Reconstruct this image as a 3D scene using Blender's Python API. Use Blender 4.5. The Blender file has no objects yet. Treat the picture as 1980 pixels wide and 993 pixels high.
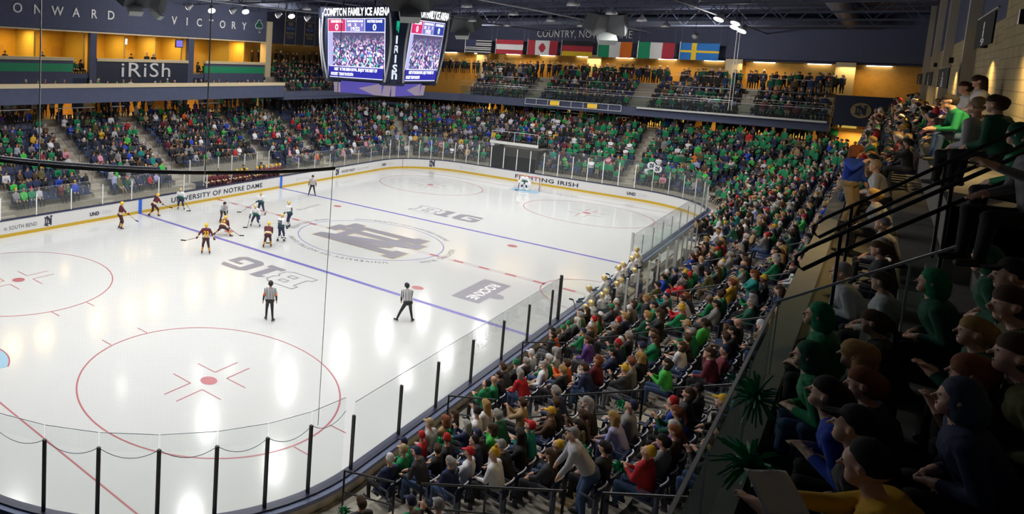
import bpy, bmesh, math, random
import numpy as np
from math import sin, cos, pi, radians as R, sqrt, atan2, hypot
from mathutils import Vector, Matrix
rnd = random.Random(7)
scene = bpy.context.scene
# ---------------------------------------------------------------- camera
FPX = 1304.906
cd = bpy.data.cameras.new('camera'); cam = bpy.data.objects.new('camera', cd); scene.collection.objects.link(cam)
cam.location = (-37.306, -22.689, 11.596)
cam.rotation_euler = (1.4684956, -0.0409660, -0.7891468)
cd.sensor_width = 36; cd.lens = FPX/1980*36
cd.shift_x = (990-423.157)/1980; cd.shift_y = -(496.5-232.555)/1980
cd.clip_start = 0.1; cd.clip_end = 400
scene.camera = cam
CAM = Vector(cam.location); CM = cam.rotation_euler.to_matrix()
def project(p):
    q = CM.transposed() @ (Vector(p)-CAM)
    if q.z > -0.05: return (0, 0, -1)
    return (423.157+FPX*q.x/-q.z, 232.555-FPX*q.y/-q.z, -q.z)
# ---------------------------------------------------------------- world, view, render
w = bpy.data.worlds.new('world'); scene.world = w; w.use_nodes = True
w.node_tree.nodes['Background'].inputs[0].default_value = (0.16, 0.2, 0.32, 1)
w.node_tree.nodes['Background'].inputs[1].default_value = 0.10
vs = scene.view_settings; vs.view_transform = 'Standard'; vs.look = 'None'; vs.gamma = 1; vs.exposure = 0.0
vs.use_curve_mapping = False
cy = scene.cycles
cy.max_bounces = 6; cy.diffuse_bounces = 3; cy.glossy_bounces = 2; cy.transmission_bounces = 2
cy.transparent_max_bounces = 24; cy.caustics_reflective = False; cy.caustics_refractive = False
cy.sample_clamp_indirect = 6; cy.use_denoising = True
cy.use_adaptive_sampling = True; cy.adaptive_threshold = 0.02
RINK_POWER = 420.0; WARM_POWER = 200.0; DECK_POWER = 110.0
# ---------------------------------------------------------------- helpers
MATS = {}
def mat(name, col=(.5,.5,.5), rough=.6, metal=0, emit=0, spec=.5, bump=0, var=0, scale=8, ecol=None):
    if name in MATS: return MATS[name]
    m = bpy.data.materials.new(name); m.use_nodes = True; nt = m.node_tree; b = nt.nodes['Principled BSDF']
    b.inputs['Base Color'].default_value = (*col, 1); b.inputs['Roughness'].default_value = rough
    b.inputs['Metallic'].default_value = metal; b.inputs['Specular IOR Level'].default_value = spec
    if emit:
        b.inputs['Emission Color'].default_value = (*(ecol or col), 1); b.inputs['Emission Strength'].default_value = emit
    if var or bump:
        tc = nt.nodes.new('ShaderNodeTexCoord'); n = nt.nodes.new('ShaderNodeTexNoise')
        n.inputs['Scale'].default_value = scale; n.inputs['Detail'].default_value = 4
        nt.links.new(tc.outputs['Object'], n.inputs['Vector'])
        if var:
            mx = nt.nodes.new('ShaderNodeMix'); mx.data_type = 'RGBA'
            mx.inputs['A'].default_value = (*[c*(1-var) for c in col], 1); mx.inputs['B'].default_value = (*[min(1, c*(1+var)) for c in col], 1)
            nt.links.new(n.outputs['Fac'], mx.inputs['Factor']); nt.links.new(mx.outputs['Result'], b.inputs['Base Color'])
        if bump:
            bp = nt.nodes.new('ShaderNodeBump'); bp.inputs['Strength'].default_value = bump
            nt.links.new(n.outputs['Fac'], bp.inputs['Height']); nt.links.new(bp.outputs['Normal'], b.inputs['Normal'])
    MATS[name] = m
    return m
def glass_mat(name, tint=(.972,.985,.98), gl=.07, haze=.03):
    if name in MATS: return MATS[name]
    m = bpy.data.materials.new(name); m.use_nodes = True; nt = m.node_tree; nt.nodes.clear()
    out = nt.nodes.new('ShaderNodeOutputMaterial'); tr = nt.nodes.new('ShaderNodeBsdfTransparent'); tr.inputs[0].default_value = (*tint, 1)
    g = nt.nodes.new('ShaderNodeBsdfGlossy'); g.inputs['Roughness'].default_value = .03
    d = nt.nodes.new('ShaderNodeBsdfDiffuse'); d.inputs[0].default_value = (.7,.75,.78,1)
    lw = nt.nodes.new('ShaderNodeLayerWeight'); lw.inputs['Blend'].default_value = gl
    m1 = nt.nodes.new('ShaderNodeMixShader'); m2 = nt.nodes.new('ShaderNodeMixShader'); m2.inputs[0].default_value = haze
    mu = nt.nodes.new('ShaderNodeMath'); mu.operation='MULTIPLY'; mu.inputs[1].default_value=.3; nt.links.new(lw.outputs['Fresnel'], mu.inputs[0]); nt.links.new(mu.outputs[0], m1.inputs[0]); nt.links.new(tr.outputs[0], m1.inputs[1]); nt.links.new(g.outputs[0], m1.inputs[2])
    nt.links.new(m1.outputs[0], m2.inputs[1]); nt.links.new(d.outputs[0], m2.inputs[2]); nt.links.new(m2.outputs[0], out.inputs[0])
    MATS[name] = m
    return m
class MB:
    def __init__(s): s.v = []; s.f = []; s.m = []
    def add(s, vs, fs, mi=0):
        o = len(s.v); s.v += [tuple(p) for p in vs]; s.f += [tuple(i+o for i in f) for f in fs]; s.m += [mi]*len(fs)
    def hexa(s, b, t, mi=0):     # 4 bottom points, 4 top points, counter-clockwise from above
        s.add(list(b)+list(t), [(3,2,1,0),(4,5,6,7),(0,1,5,4),(1,2,6,5),(2,3,7,6),(3,0,4,7)], mi)
    def box(s, x0, x1, y0, y1, z0, z1, mi=0):
        x0,x1=min(x0,x1),max(x0,x1); y0,y1=min(y0,y1),max(y0,y1); z0,z1=min(z0,z1),max(z0,z1)
        s.hexa([(x0,y0,z0),(x1,y0,z0),(x1,y1,z0),(x0,y1,z0)], [(x0,y0,z1),(x1,y0,z1),(x1,y1,z1),(x0,y1,z1)], mi)
    def bar(s, a, b, w, h=None, mi=0):    # square bar from a to b
        a=Vector(a); b=Vector(b); h=h or w; d=(b-a).normalized()
        up=Vector((0,0,1)) if abs(d.z)<.95 else Vector((1,0,0)); sx=d.cross(up).normalized()*w/2; sy=sx.cross(d).normalized()*h/2
        B=[a-sx-sy,a+sx-sy,a+sx+sy,a-sx+sy]; T=[b-sx-sy,b+sx-sy,b+sx+sy,b-sx+sy]
        s.add(B+T, [(0,1,2,3),(7,6,5,4),(1,0,4,5),(2,1,5,6),(3,2,6,7),(0,3,7,4)], mi)
    def tube(s, pts, r, n=8, mi=0, closed=False):
        pts=[Vector(p) for p in pts]; k=len(pts); rs = r if isinstance(r,(list,tuple)) else [r]*k; vs=[]
        for i,p in enumerate(pts):
            if closed: d=pts[(i+1)%k]-pts[i-1]
            else: d=pts[min(i+1,k-1)]-pts[max(i-1,0)]
            d.normalize(); up=Vector((0,0,1)) if abs(d.z)<.9 else Vector((1,0,0))
            a=d.cross(up).normalized(); b=a.cross(d)
            vs+= [p+a*rs[i]*cos(2*pi*j/n)+b*rs[i]*sin(2*pi*j/n) for j in range(n)]
        fs=[]
        for i in range(k if closed else k-1):
            o=i*n; o2=((i+1)%k)*n
            for j in range(n): fs.append((o+j,o+(j+1)%n,o2+(j+1)%n,o2+j))
        if not closed: fs += [tuple(range(n))[::-1], tuple(range((k-1)*n,k*n))]
        s.add(vs, fs, mi)
    def disc(s, c, r, z=None, n=48, mi=0, h=.003):
        c=Vector(c); vs=[c+Vector((r*cos(2*pi*i/n),r*sin(2*pi*i/n),0)) for i in range(n)]
        s.add(vs+[v+Vector((0,0,h)) for v in vs], [tuple(range(n))[::-1],tuple(range(n,2*n))]+[(i,(i+1)%n,n+(i+1)%n,n+i) for i in range(n)], mi)
    def ring(s, c, r0, r1, a0=0, a1=2*pi, n=96, mi=0):
        c=Vector(c); vs=[]; 
        for i in range(n+1):
            a=a0+(a1-a0)*i/n
            for r in (r0,r1): vs.append(c+Vector((r*cos(a),r*sin(a),0)))
        s.add(vs, [(2*i,2*i+1,2*i+3,2*i+2) for i in range(n)], mi)
    def lathe(s, c, prof, n=16, mi=0, axis='z'):
        c=Vector(c); vs=[]
        for (r,z) in prof:
            for j in range(n):
                a=2*pi*j/n; p=(r*cos(a),r*sin(a),z)
                if axis=='y': p=(p[0],p[2],-p[1])
                if axis=='x': p=(p[2],p[0],p[1])
                vs.append(c+Vector(p))
        k=len(prof); fs=[(i*n+j,i*n+(j+1)%n,(i+1)*n+(j+1)%n,(i+1)*n+j) for i in range(k-1) for j in range(n)]
        fs += [tuple(range(n))[::-1], tuple(range((k-1)*n,k*n))]
        s.add(vs, fs, mi)
    def prism(s, poly, z0, z1, mi=0, M=None):
        n=len(poly); vs=[Vector((x,y,z0)) for x,y in poly]+[Vector((x,y,z1)) for x,y in poly]
        if M: vs=[M@v for v in vs]
        s.add(vs, [tuple(range(n))[::-1],tuple(range(n,2*n))]+[(i,(i+1)%n,n+(i+1)%n,n+i) for i in range(n)], mi)
    def build(s, name, mats, parent=None, smooth=False, loc=None):
        me=bpy.data.meshes.new(name)
        vs=s.v
        if loc is not None: vs=[(x-loc[0],y-loc[1],z-loc[2]) for x,y,z in vs]
        me.from_pydata(vs, [], s.f)
        for m in (mats if isinstance(mats,(list,tuple)) else [mats]): me.materials.append(m)
        if any(s.m): me.polygons.foreach_set('material_index', s.m)
        if smooth: me.polygons.foreach_set('use_smooth', [True]*len(s.f))
        me.update()
        o=bpy.data.objects.new(name, me); scene.collection.objects.link(o)
        if loc is not None: o.location=loc
        if parent: o.parent=parent
        return o
def empty(name, loc=(0,0,0), rz=0):
    o=bpy.data.objects.new(name,None); scene.collection.objects.link(o); o.location=loc; o.rotation_euler=(0,0,rz); o.empty_display_size=.2; return o
def tag(o, label=None, cat=None, group=None, kind=None):
    if label: o['label']=label
    if cat: o['category']=cat
    if group: o['group']=group
    if kind: o['kind']=kind
    return o
def struct(o, label=None): o['kind']='structure'; (label and o.__setitem__('label',label)); return o
KIDS = {}
def copy_tree(o, parent=None):
    c=o.copy(); scene.collection.objects.link(c)
    if parent: c.parent=parent
    for ch in list(o.children): copy_tree(ch, c)
    return c
FONT_CACHE = {}
def text_mb(txt, size=1, extrude=.01, spacing=1.0, align='LEFT', bold=0.0, sx=1.0):
    key=(txt,size,extrude,spacing,align,bold,sx)
    if key not in FONT_CACHE:
        cu=bpy.data.curves.new('t','FONT'); cu.body=txt; cu.size=size; cu.extrude=extrude; cu.space_character=spacing; cu.align_x=align; cu.resolution_u=3; cu.offset=bold
        o=bpy.data.objects.new('t',cu); scene.collection.objects.link(o)
        dg=bpy.context.evaluated_depsgraph_get(); me=bpy.data.meshes.new_from_object(o.evaluated_get(dg))
        FONT_CACHE[key]=([Vector((v.co.x*sx,v.co.y,v.co.z)) for v in me.vertices],[tuple(p.vertices) for p in me.polygons])
        bpy.data.objects.remove(o); bpy.data.curves.remove(cu); bpy.data.meshes.remove(me)
    vs,fs=FONT_CACHE[key]; return [v.copy() for v in vs], fs
def text_obj(name, txt, size, M, m, parent=None, extrude=.01, spacing=1.0, align='CENTER', bold=0.0, sx=1.0, fit=None):
    vs,fs=text_mb(txt,size,extrude,spacing,align,bold,sx)
    if fit:
        x0=min(v.x for v in vs); x1=max(v.x for v in vs); k=fit/(x1-x0)
        for v in vs: v.x=(v.x-(x0+x1)/2)*k
    b=MB(); b.add([M@v for v in vs], fs); return b.build(name,m,parent)
def frame(o, xd, yd):      # matrix: text x along xd, text y along yd, origin o
    x=Vector(xd).normalized(); y=Vector(yd).normalized(); z=x.cross(y)
    M=Matrix((x,y,z)).transposed().to_4x4(); M.translation=Vector(o); return M
# ---------------------------------------------------------------- rink path (rounded rectangle), s grows from the near right corner towards the far end
HX0,HX1,HY,CN,CF = -30.6, 30.45, 13.8, 7.6, 6.1     # near corners are drawn with a wider radius
def _mk():
    L1=(HX1-CF)-(HX0+CN)
    return [('l',L1,Vector((HX0+CN,-HY,0)),Vector((1,0,0))),('a',CF*pi/2,Vector((HX1-CF,-HY+CF,0)),270,CF),
            ('l',2*(HY-CF),Vector((HX1,-HY+CF,0)),Vector((0,1,0))),('a',CF*pi/2,Vector((HX1-CF,HY-CF,0)),0,CF),
            ('l',L1,Vector((HX1-CF,HY,0)),Vector((-1,0,0))),('a',CN*pi/2,Vector((HX0+CN,HY-CN,0)),90,CN),
            ('l',2*(HY-CN),Vector((HX0,HY-CN,0)),Vector((0,-1,0))),('a',CN*pi/2,Vector((HX0+CN,-HY+CN,0)),180,CN)]
SEG=_mk(); LOOP=sum(s[1] for s in SEG)
SB=[0]
for s_ in SEG: SB.append(SB[-1]+s_[1])
def lp(s, d=0, z=0):
    """point on the loop offset outwards by d; returns point, tangent, outward normal"""
    s=s%LOOP
    for i,sg in enumerate(SEG):
        if s<=SB[i+1] or i==len(SEG)-1:
            t=s-SB[i]
            if sg[0]=='l':
                T=sg[3]; N=Vector((T.y,-T.x,0)); p=sg[2]+T*t+N*d
            else:
                c=sg[4]; a=R(sg[3])+t/c; N=Vector((cos(a),sin(a),0)); T=Vector((-sin(a),cos(a),0)); p=sg[2]+N*(c+d)
            return Vector((p.x,p.y,z)),T,N
def s_right(x): return x-(HX0+CN)
def s_far(y): return SB[2]+y+(HY-CF)
def s_left(x): return SB[4]+(HX1-CF)-x
def s_near(y): return SB[6]+(HY-CN)-y
def sweep(mb, s0, s1, prof, mi=0, step=1.0, caps=True):
    """closed profile [(d,z)..] swept along the loop"""
    L=s1-s0; n=max(1,int(abs(L)/step)); n=max(n, 1); ss=[s0+L*i/n for i in range(n+1)]; k=len(prof); vs=[]
    for s in ss:
        for d,z in prof: vs.append(lp(s,d,z)[0])
    fs=[(i*k+j,(i+1)*k+j,(i+1)*k+(j+1)%k,i*k+(j+1)%k) for i in range(n) for j in range(k)]
    if caps: fs += [tuple(range(k)), tuple(range(n*k,(n+1)*k))[::-1]]
    mb.add(vs,fs,mi)
# ---------------------------------------------------------------- lights over the rink (inside their lamp housings, built with the lamps below)
def area_light(name, loc, sx, sy, power, col, spread=180, rot=(0,0,0), parent=None):
    l=bpy.data.lights.new(name,'AREA'); l.shape='RECTANGLE'; l.size=sx; l.size_y=sy; l.energy=power; l.color=col; l.spread=R(spread)
    o=bpy.data.objects.new(name,l); scene.collection.objects.link(o); o.location=loc; o.rotation_euler=rot
    if parent: o.parent=parent
    return o
# ---------------------------------------------------------------- materials
ice_m=mat('ice',(.60,.615,.615),.13,spec=.45,var=.02,scale=1.3,bump=.012)
m_white=mat('board_white',(.62,.62,.615),.35); m_kick=mat('kick_yellow',(.52,.34,.02),.4); m_navy=mat('navy_cap',(.022,.028,.075),.4)
m_navywall=mat('navy_wall',(.066,.078,.14),.8,var=.15,scale=2); m_cream=mat('cream_trim',(.62,.52,.34),.6)
m_concrete=mat('concrete',(.42,.385,.32),.85,var=.25,scale=3,bump=.1); m_tread=mat('tread',(.33,.30,.25),.9,var=.2,scale=5)
m_block=mat('block_wall',(.42,.33,.17),.8); m_roof=mat('roof_deck',(.035,.045,.085),.8,var=.3,scale=1)
m_steel=mat('painted_steel',(.09,.105,.16),.5); m_steelb=mat('bright_steel',(.45,.47,.52),.35,metal=.6); m_black=mat('black_frame',(.008,.008,.009),.4)
m_alu=mat('aluminium',(.7,.71,.73),.35,metal=.3); m_seat=mat('seat_navy',(.012,.022,.06),.35); m_redp=mat('paint_red',(.42,.13,.15),.3)
m_bluep=mat('paint_blue',(.15,.14,.45),.3); m_greyp=mat('paint_grey',(.25,.245,.29),.3); m_goldp=mat('paint_gold',(.62,.50,.22),.3)
m_crease=mat('crease_blue',(.30,.50,.66),.3); m_lblue=mat('ledge_blue',(.12,.15,.28),.5); m_rail=mat('rail_black',(.012,.013,.016),.35,metal=.3)
m_green=mat('green_stripe',(.01,.28,.13),.6); m_letter=mat('letter_silver',(.75,.76,.78),.45); m_warmwall=mat('concourse_wall',(.50,.28,.06),.8,var=.2,scale=4)
m_glass=glass_mat('rink_glass'); m_glassd=glass_mat('guard_glass',(.80,.86,.84),.08,.015)
# block wall pattern: procedural bricks on the masonry
def brickify(m, c1, c2, sc):
    nt=m.node_tree; b=nt.nodes['Principled BSDF']; tc=nt.nodes.new('ShaderNodeTexCoord'); mp=nt.nodes.new('ShaderNodeMapping'); mp.inputs['Rotation'].default_value=(R(90),0,0)
    br=nt.nodes.new('ShaderNodeTexBrick'); br.inputs['Color1'].default_value=(*c1,1); br.inputs['Color2'].default_value=(*c2,1); br.inputs['Mortar'].default_value=(*[c*.6 for c in c1],1)
    br.inputs['Scale'].default_value=sc; br.inputs['Mortar Size'].default_value=.012
    nt.links.new(tc.outputs['Object'],mp.inputs[0]); nt.links.new(mp.outputs[0],br.inputs[0]); nt.links.new(br.outputs[0],b.inputs['Base Color'])
brickify(m_block,(.40,.31,.15),(.46,.36,.19),1.2)
# ---------------------------------------------------------------- ice and its painted marks
ft=.3048
poly=[lp(LOOP*i/240,0)[0] for i in range(240)]
b=MB(); b.prism([(p.x,p.y) for p in poly],-.05,0); ice=struct(b.build('floor_ice',ice_m))
Z=.004
def mark(name, fn, m, label=None):
    b=MB(); fn(b); o=b.build(name,m,ice)
    if label: o['label']=label
    return o
def strip(b,x0,x1,y0,y1,z=Z): b.add([(x0,y0,z),(x1,y0,z),(x1,y1,z),(x0,y1,z)],[(0,1,2,3)])
for sx in (-1,1):
    mark('blue_line',lambda b: strip(b,sx*7.77-.15,sx*7.77+.15,-HY,HY),m_bluep)
    gx=-27.2 if sx<0 else 27.1
    mark('goal_line',lambda b: strip(b,gx-.03,gx+.03,-13.1,13.1),m_redp)
    def crease(b):
        pts=[(gx,-1.22)]+[(gx-sx*(1.83*cos(a)),1.83*sin(a)) for a in [R(-41.8+83.6*i/16) for i in range(17)]]+[(gx,1.22)]
        b.add([(x,y,Z) for x,y in pts],[tuple(range(len(pts)))[::sx]])
    mark('goal_crease',crease,m_crease)
    def crease_edge(b):
        a0=pi-R(42) if sx>0 else -R(42); b.ring((gx,0,Z+.001),1.83,1.89,a0,a0+R(84),24)
    mark('crease_outline',crease_edge,m_redp)
    for sy in (-1,1):
        cx,cy_=sx*69*ft,sy*22*ft
        mark('faceoff_circle',lambda b: b.ring((cx,cy_,Z),4.55,4.61),m_redp)
        mark('faceoff_dot',lambda b: b.ring((cx,cy_,Z+.001),0,.3,n=32),m_redp)
        def ls(b):
            for ax in (-1,1):
                for ay in (-1,1):
                    x0=cx+ax*.61; y0=cy_+ay*.30
                    strip(b,min(x0,x0+ax*1.2),max(x0,x0+ax*1.2),y0-.025,y0+.025); strip(b,x0-.025,x0+.025,min(y0,y0+ay*.9),max(y0,y0+ay*.9))
        mark('faceoff_hash',ls,m_redp)
        def hs(b):
            for ax in (-1,1):
                for ay in (-1,1):
                    x0=cx+ax*.9; y0=cy_+ay*4.55; strip(b,x0-.025,x0+.025,min(y0,y0+ay*.6),max(y0,y0+ay*.6))
        mark('circle_tick',hs,m_redp)
        nx=sx*20*ft
        mark('neutral_dot',lambda b: b.ring((nx,cy_,Z),0,.3,n=32),m_redp)
def cline(b):
    for o in (-.15,.12): strip(b,o,o+.03,-HY,HY,Z)
    y=-HY
    while y<HY-.6:
        if hypot(0,y+.3)>4.3: strip(b,-.12,.12,y,y+.6,Z)
        y+=1.5
mark('centre_line',cline,m_redp)
mark('centre_circle',lambda b: b.ring((0,0,Z+.001),4.53,4.58),m_bluep)
mark('referee_crease',lambda b: b.ring((0,-HY,Z),3.02,3.08,0,pi,48),m_redp)
# monogram at centre ice: interlocking N and D drawn as bars; u to the letters' right (-x), v up (-y)
def nd_polys():
    r=lambda a,b_,c,d:[(a,c),(b_,c),(b_,d),(a,d)]
    P=[r(-2.6,-1.2,1.75,2.5),r(-2.25,-1.55,-2.5,2.5),r(-2.6,-1.2,-2.5,-1.75),          # D stem with slabs (left)
       r(-2.25,.9,1.2,1.8),r(-2.25,.9,-1.8,-1.2),[(.6,1.8),(1.5,1.2),(1.5,-1.2),(.6,-1.8),(.6,-1.2),(.85,-.9),(.85,.9),(.6,1.2)]]
    N=[r(-1.35,-.1,2.25,2.95),r(-1.05,-.35,-2.9,2.5),r(-1.45,.1,-2.95,-2.25),[(-1.05,2.6),(-.1,2.6),(2.15,-2.4),(1.2,-2.6)],r(1.4,2.15,-2.6,2.9),r(1.0,2.65,2.25,2.95)]
    return P+N
def outline_mb(b,polys,f,z,grow):
    for k,p in enumerate(polys):
        z=z+.0004
        cx=sum(q[0] for q in p)/len(p); cy_=sum(q[1] for q in p)/len(p)
        q=[(u+(grow if u>cx else -grow),v+(grow if v>cy_ else -grow)) for u,v in p]
        vs=[f(u,v,z) for u,v in q]; n=Vector((0,0,0))
        for i in range(len(vs)): n+=Vector(vs[i]).cross(Vector(vs[(i+1)%len(vs)]))
        b.add(vs,[tuple(range(len(vs))) if n.z>0 else tuple(range(len(vs)))[::-1]])
fND=lambda u,v,z:(-u*1.02,-v*1.12,z)
mark('centre_monogram',lambda b: outline_mb(b,nd_polys(),fND,Z+.008,0),m_greyp)
mark('monogram_edging',lambda b: outline_mb(b,nd_polys(),fND,Z+.001,.05),m_goldp)
def arc_text(b,txt,r,amid,size):
    # characters around a circle, tops outwards, read clockwise from outside-top; amid = middle angle
    vs,fs=text_mb(txt,size,0,1.25,'CENTER')
    out=[]
    for v in vs:
        a=amid-v.x/r; rr=r+v.y; out.append((rr*cos(a),rr*sin(a),Z+.001))
    b.add(out,fs)
for am,tx,sz in ((R(0),'UNIVERSITY OF NOTRE DAME',.46),(R(180),'UNIVERSITY OF NOTRE DAME',.46),(R(90),'FIGHTING IRISH',.46),(R(-90),'FIGHTING IRISH',.46)):
    mark('ice_lettering',lambda b: arc_text(b,tx,4.9,am,sz),mat('paint_lettering',(.13,.125,.17),.3))
# B1G marks
def b1g(b, o, rd, ud, k=1.0):
    o=Vector(o); rd=Vector(rd); ud=Vector(ud)
    f=lambda u,v:(o+rd*u*k+ud*v*k)
    def P(p): 
        b.zz=getattr(b,'zz',Z)+.0002
        vs=[f(*q) for q in p]; vs=[Vector((q.x,q.y,b.zz)) for q in vs]; n=sum((vs[i].cross(vs[(i+1)%len(vs)]).z for i in range(len(vs))))
        b.add(vs,[tuple(range(len(vs))) if n>0 else tuple(range(len(vs)))[::-1]])
    def line(pts,w=.09):
        for i in range(len(pts)):
            a=Vector(pts[i]).to_2d(); c=Vector(pts[(i+1)%len(pts)]).to_2d(); d=(c-a).normalized()*w/2; n=Vector((-d.y,d.x))
            P([tuple(a-d-n),tuple(c+d-n),tuple(c+d+n),tuple(a-d+n)])
    line([(-3.0,-1.25),(-1.2,-1.25),(-.8,-.9),(-.8,-.25),(-1.05,0),(-.8,.3),(-.8,.9),(-1.2,1.25),(-3.0,1.25),(-3.0,.7),(-2.7,.7),(-2.7,-.7),(-3.0,-.7)])
    line([(-2.0,.25),(-1.5,.25),(-1.5,.65),(-2.0,.65)]); line([(-2.0,-.65),(-1.5,-.65),(-1.5,-.25),(-2.0,-.25)])
    P([(-.6,-1.25),(.65,-1.25),(.65,-.75),(-.6,-.75)]); P([(-.25,-.75),(.35,-.75),(.35,1.25),(-.25,1.25)]); P([(-.6,.8),(-.25,.8),(-.25,1.25),(-.45,1.1)])
    P([(.95,-.85),(1.35,-1.25),(1.6,-1.25),(1.6,1.25),(1.35,1.25),(.95,.85)]); P([(1.6,.7),(3.1,.7),(2.8,1.25),(1.6,1.25)]); P([(1.6,-1.25),(2.8,-1.25),(3.1,-.85),(3.1,-.7),(1.6,-.7)])
    P([(2.55,-.7),(3.1,-.7),(3.1,.25),(2.55,.25)]); P([(2.0,-.05),(2.55,-.05),(2.55,.3),(2.0,.3)])
mark('conference_mark',lambda b: b1g(b,(-10.3,-.15,0),(0,1,0),(-1,0,0),.85),m_greyp)
mark('conference_mark',lambda b: b1g(b,(11.0,.2,0),(0,-1,0),(1,0,0),.85),m_greyp)
# grey sponsor panel near the right boards
def spo(b):
    strip(b,-5.8,-1.85,-9.75,-8.35,Z); b.ring((-4.1,-9.85,Z+.001),0,.42,n=24); 
mark('sponsor_panel',spo,m_greyp)
m_icew=mat('paint_white',(.8,.8,.8),.3)
def spt(b):
    vs,fs=text_mb('ROCKNE',.8,0,1.0,'CENTER',.02); b.add([(-3.85-v.x*.95,-9.3+ -(v.y-.28)*.9+.12,Z+.003) for v in vs],fs)
mark('sponsor_lettering',spt,m_icew)
def spe(b):
    vs,fs=text_mb('ELLIOTT',.7,0,1.05,'CENTER'); b.add([(3.9+v.x*1.1,7.6+v.y*.8,Z) for v in vs],fs)
mark('ice_lettering',spe,m_greyp)
# ---------------------------------------------------------------- dasher boards
boards=empty('dasher_boards'); tag(boards,'long white dasher boards with yellow kick strip and navy cap around the ice','boards')
def loopmesh(prof,name,m,parent=None,s0=0,s1=None):
    b=MB(); sweep(b,s0,(LOOP if s1 is None else s1),prof,step=.45,caps=s1 is not None); return b.build(name,m,parent)
loopmesh([(0,.2),(0,1.0),(.10,1.0),(.10,.2)],'board_panel',m_white,boards)
loopmesh([(-.012,0),(-.012,.2),(.10,.2),(.10,0)],'kick_strip',m_kick,boards)
loopmesh([(-.02,1.0),(-.02,1.07),(.20,1.07),(.20,1.0)],'cap_rail',m_navy,boards)
loopmesh([(.201,.93),(.201,1.03),(.34,1.03),(.34,.93)],'outer_ledge',m_lblue,boards)
loopmesh([(.12,0),(.12,.93),(.30,.93),(.30,0)],'backing_wall',m_concrete,boards)
def on_boards(name,vs,fs,s0,zc,m):      # text x to the viewer's right (decreasing s)
    b=MB(); b.add([lp(s0-v.x,-.006,zc+v.y)[0] for v in vs],fs); return b.build(name,m,boards)
m_dark=mat('print_navy',(.02,.022,.05),.5); m_pgrey=mat('print_grey',(.45,.45,.5),.5)
def btext(txt,size,s0,s1,zc,m,bold=0):
    vs,fs=text_mb(txt,size,0,1.1,'LEFT',bold); x1=max(v.x for v in vs); k=(s0-s1)/x1
    vs=[Vector((v.x*k,v.y,0)) for v in vs]; on_boards('board_lettering',vs,fs,s0,zc,m)
def poly_on_boards(polys,sc,s0,zc,m):
    b=MB()
    for p in polys:
        dd=-.006-.0006*polys.index(p); vs=[lp(s0-u*sc,dd,zc+v*sc)[0] for u,v in p]; b.add(vs,[tuple(range(len(vs)))[::-1]])
    b.build('board_emblem',m,boards)
btext('UNIVERSITY OF NOTRE DAME',.52,s_left(-4.9),s_left(5.3),.38,m_dark,.012)
btext('UND',.32,s_left(-12.0),s_left(-11.25),.42,m_dark,.02); btext('.COM',.30,s_left(-11.1),s_left(-10.3),.42,m_pgrey)
btext('NIGHT',.42,s_left(-20.3),s_left(-18.35),.4,m_dark,.01); btext('in SOUTH BEND',.34,s_left(-18.1),s_left(-15.9),.42,m_dark)
ndp=nd_polys()
poly_on_boards(ndp,.11,s_left(-15.1),.58,m_dark); poly_on_boards(ndp,.11,s_left(16.2),.58,m_dark); poly_on_boards(ndp,.12,s_far(9.9)+1.2,.6,m_dark); 
btext('HOCKEY NIGHT',.34,s_left(16.9),s_left(19.2),.42,m_dark,.01); btext('in SOUTH BEND',.30,s_left(19.4),s_left(21.7),.42,m_pgrey)
btext('@nd_hockey',.3,s_left(9.8),s_left(11.9),.45,m_pgrey)
sc0=s_left(24.2)
btext('UND',.34,sc0,sc0-.8,.42,m_dark,.02); btext('.COM',.32,sc0-.9,sc0-1.8,.42,m_pgrey)
btext('@nd_hockey',.32,s_far(8.3),s_far(6.6),.45,m_pgrey)
btext('FIGHTING IRISH',.52,s_far(2.6),s_far(-3.2),.36,m_dark,.012)
btext('UND',.36,s_far(-7.2),s_far(-7.9),.42,m_dark,.02); btext('.COM',.34,s_far(-8.0),s_far(-8.75),.42,m_pgrey)
for s_,mm,wd in ((s_left(-7.77),mat('board_blue',(.01,.12,.62),.4),.3),(s_left(7.77),mat('board_blue'),.3),(s_left(27.3)+0,m_redp,.05)):
    b=MB(); sweep(b,s_-wd/2,s_+wd/2,[(-.016,0),(-.016,1.0),(0,1.0),(0,0)],step=.2); b.build('board_stripe',mm,boards)
# ---------------------------------------------------------------- rink glass, one pane with its post at a time
def bay(s0,s1,h,post_m,pw,posth=None,name='glass_pane'):
    posth=posth or h-.34
    b=MB(); n=1 if True else 2
    a,Ta,Na=lp(s0,.08); c,Tc,Nc=lp(s1,.08); t=.012
    g=(c-a).normalized()*.018; a2=a+g; c2=c-g; N=Vector((g.y,-g.x,0)).normalized()*t
    b.hexa([(a2.x,a2.y,1.075),(a2.x+N.x,a2.y+N.y,1.075),(c2.x+N.x,c2.y+N.y,1.075),(c2.x,c2.y,1.075)],
           [(a2.x,a2.y,h),(a2.x+N.x,a2.y+N.y,h),(c2.x+N.x,c2.y+N.y,h),(c2.x,c2.y,h)])
    loc=(a.x,a.y,1.07)
    p=b.build(name,m_glass,loc=loc)
    b=MB(); b.bar((a.x,a.y,1.071),(a.x,a.y,posth),pw); 
    q=b.build('support_post',post_m); q.parent=p; q.location=(-loc[0],-loc[1],-loc[2])
    b=MB(); b.bar((a2.x,a2.y,h+.008),(c2.x,c2.y,h+.008),.014); q=b.build('edge_trim',m_steelb); q.parent=p; q.location=(-loc[0],-loc[1],-loc[2])
    return p
m_whitepost=mat('white_post',(.8,.8,.8),.4)
def run(s_list,h,pm,pw,desc,group,posth=None):
    for i in range(len(s_list)-1):
        p=bay(s_list[i],s_list[i+1],h,pm,pw,posth)
        tag(p,desc(i),'glass',group)
    return
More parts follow.
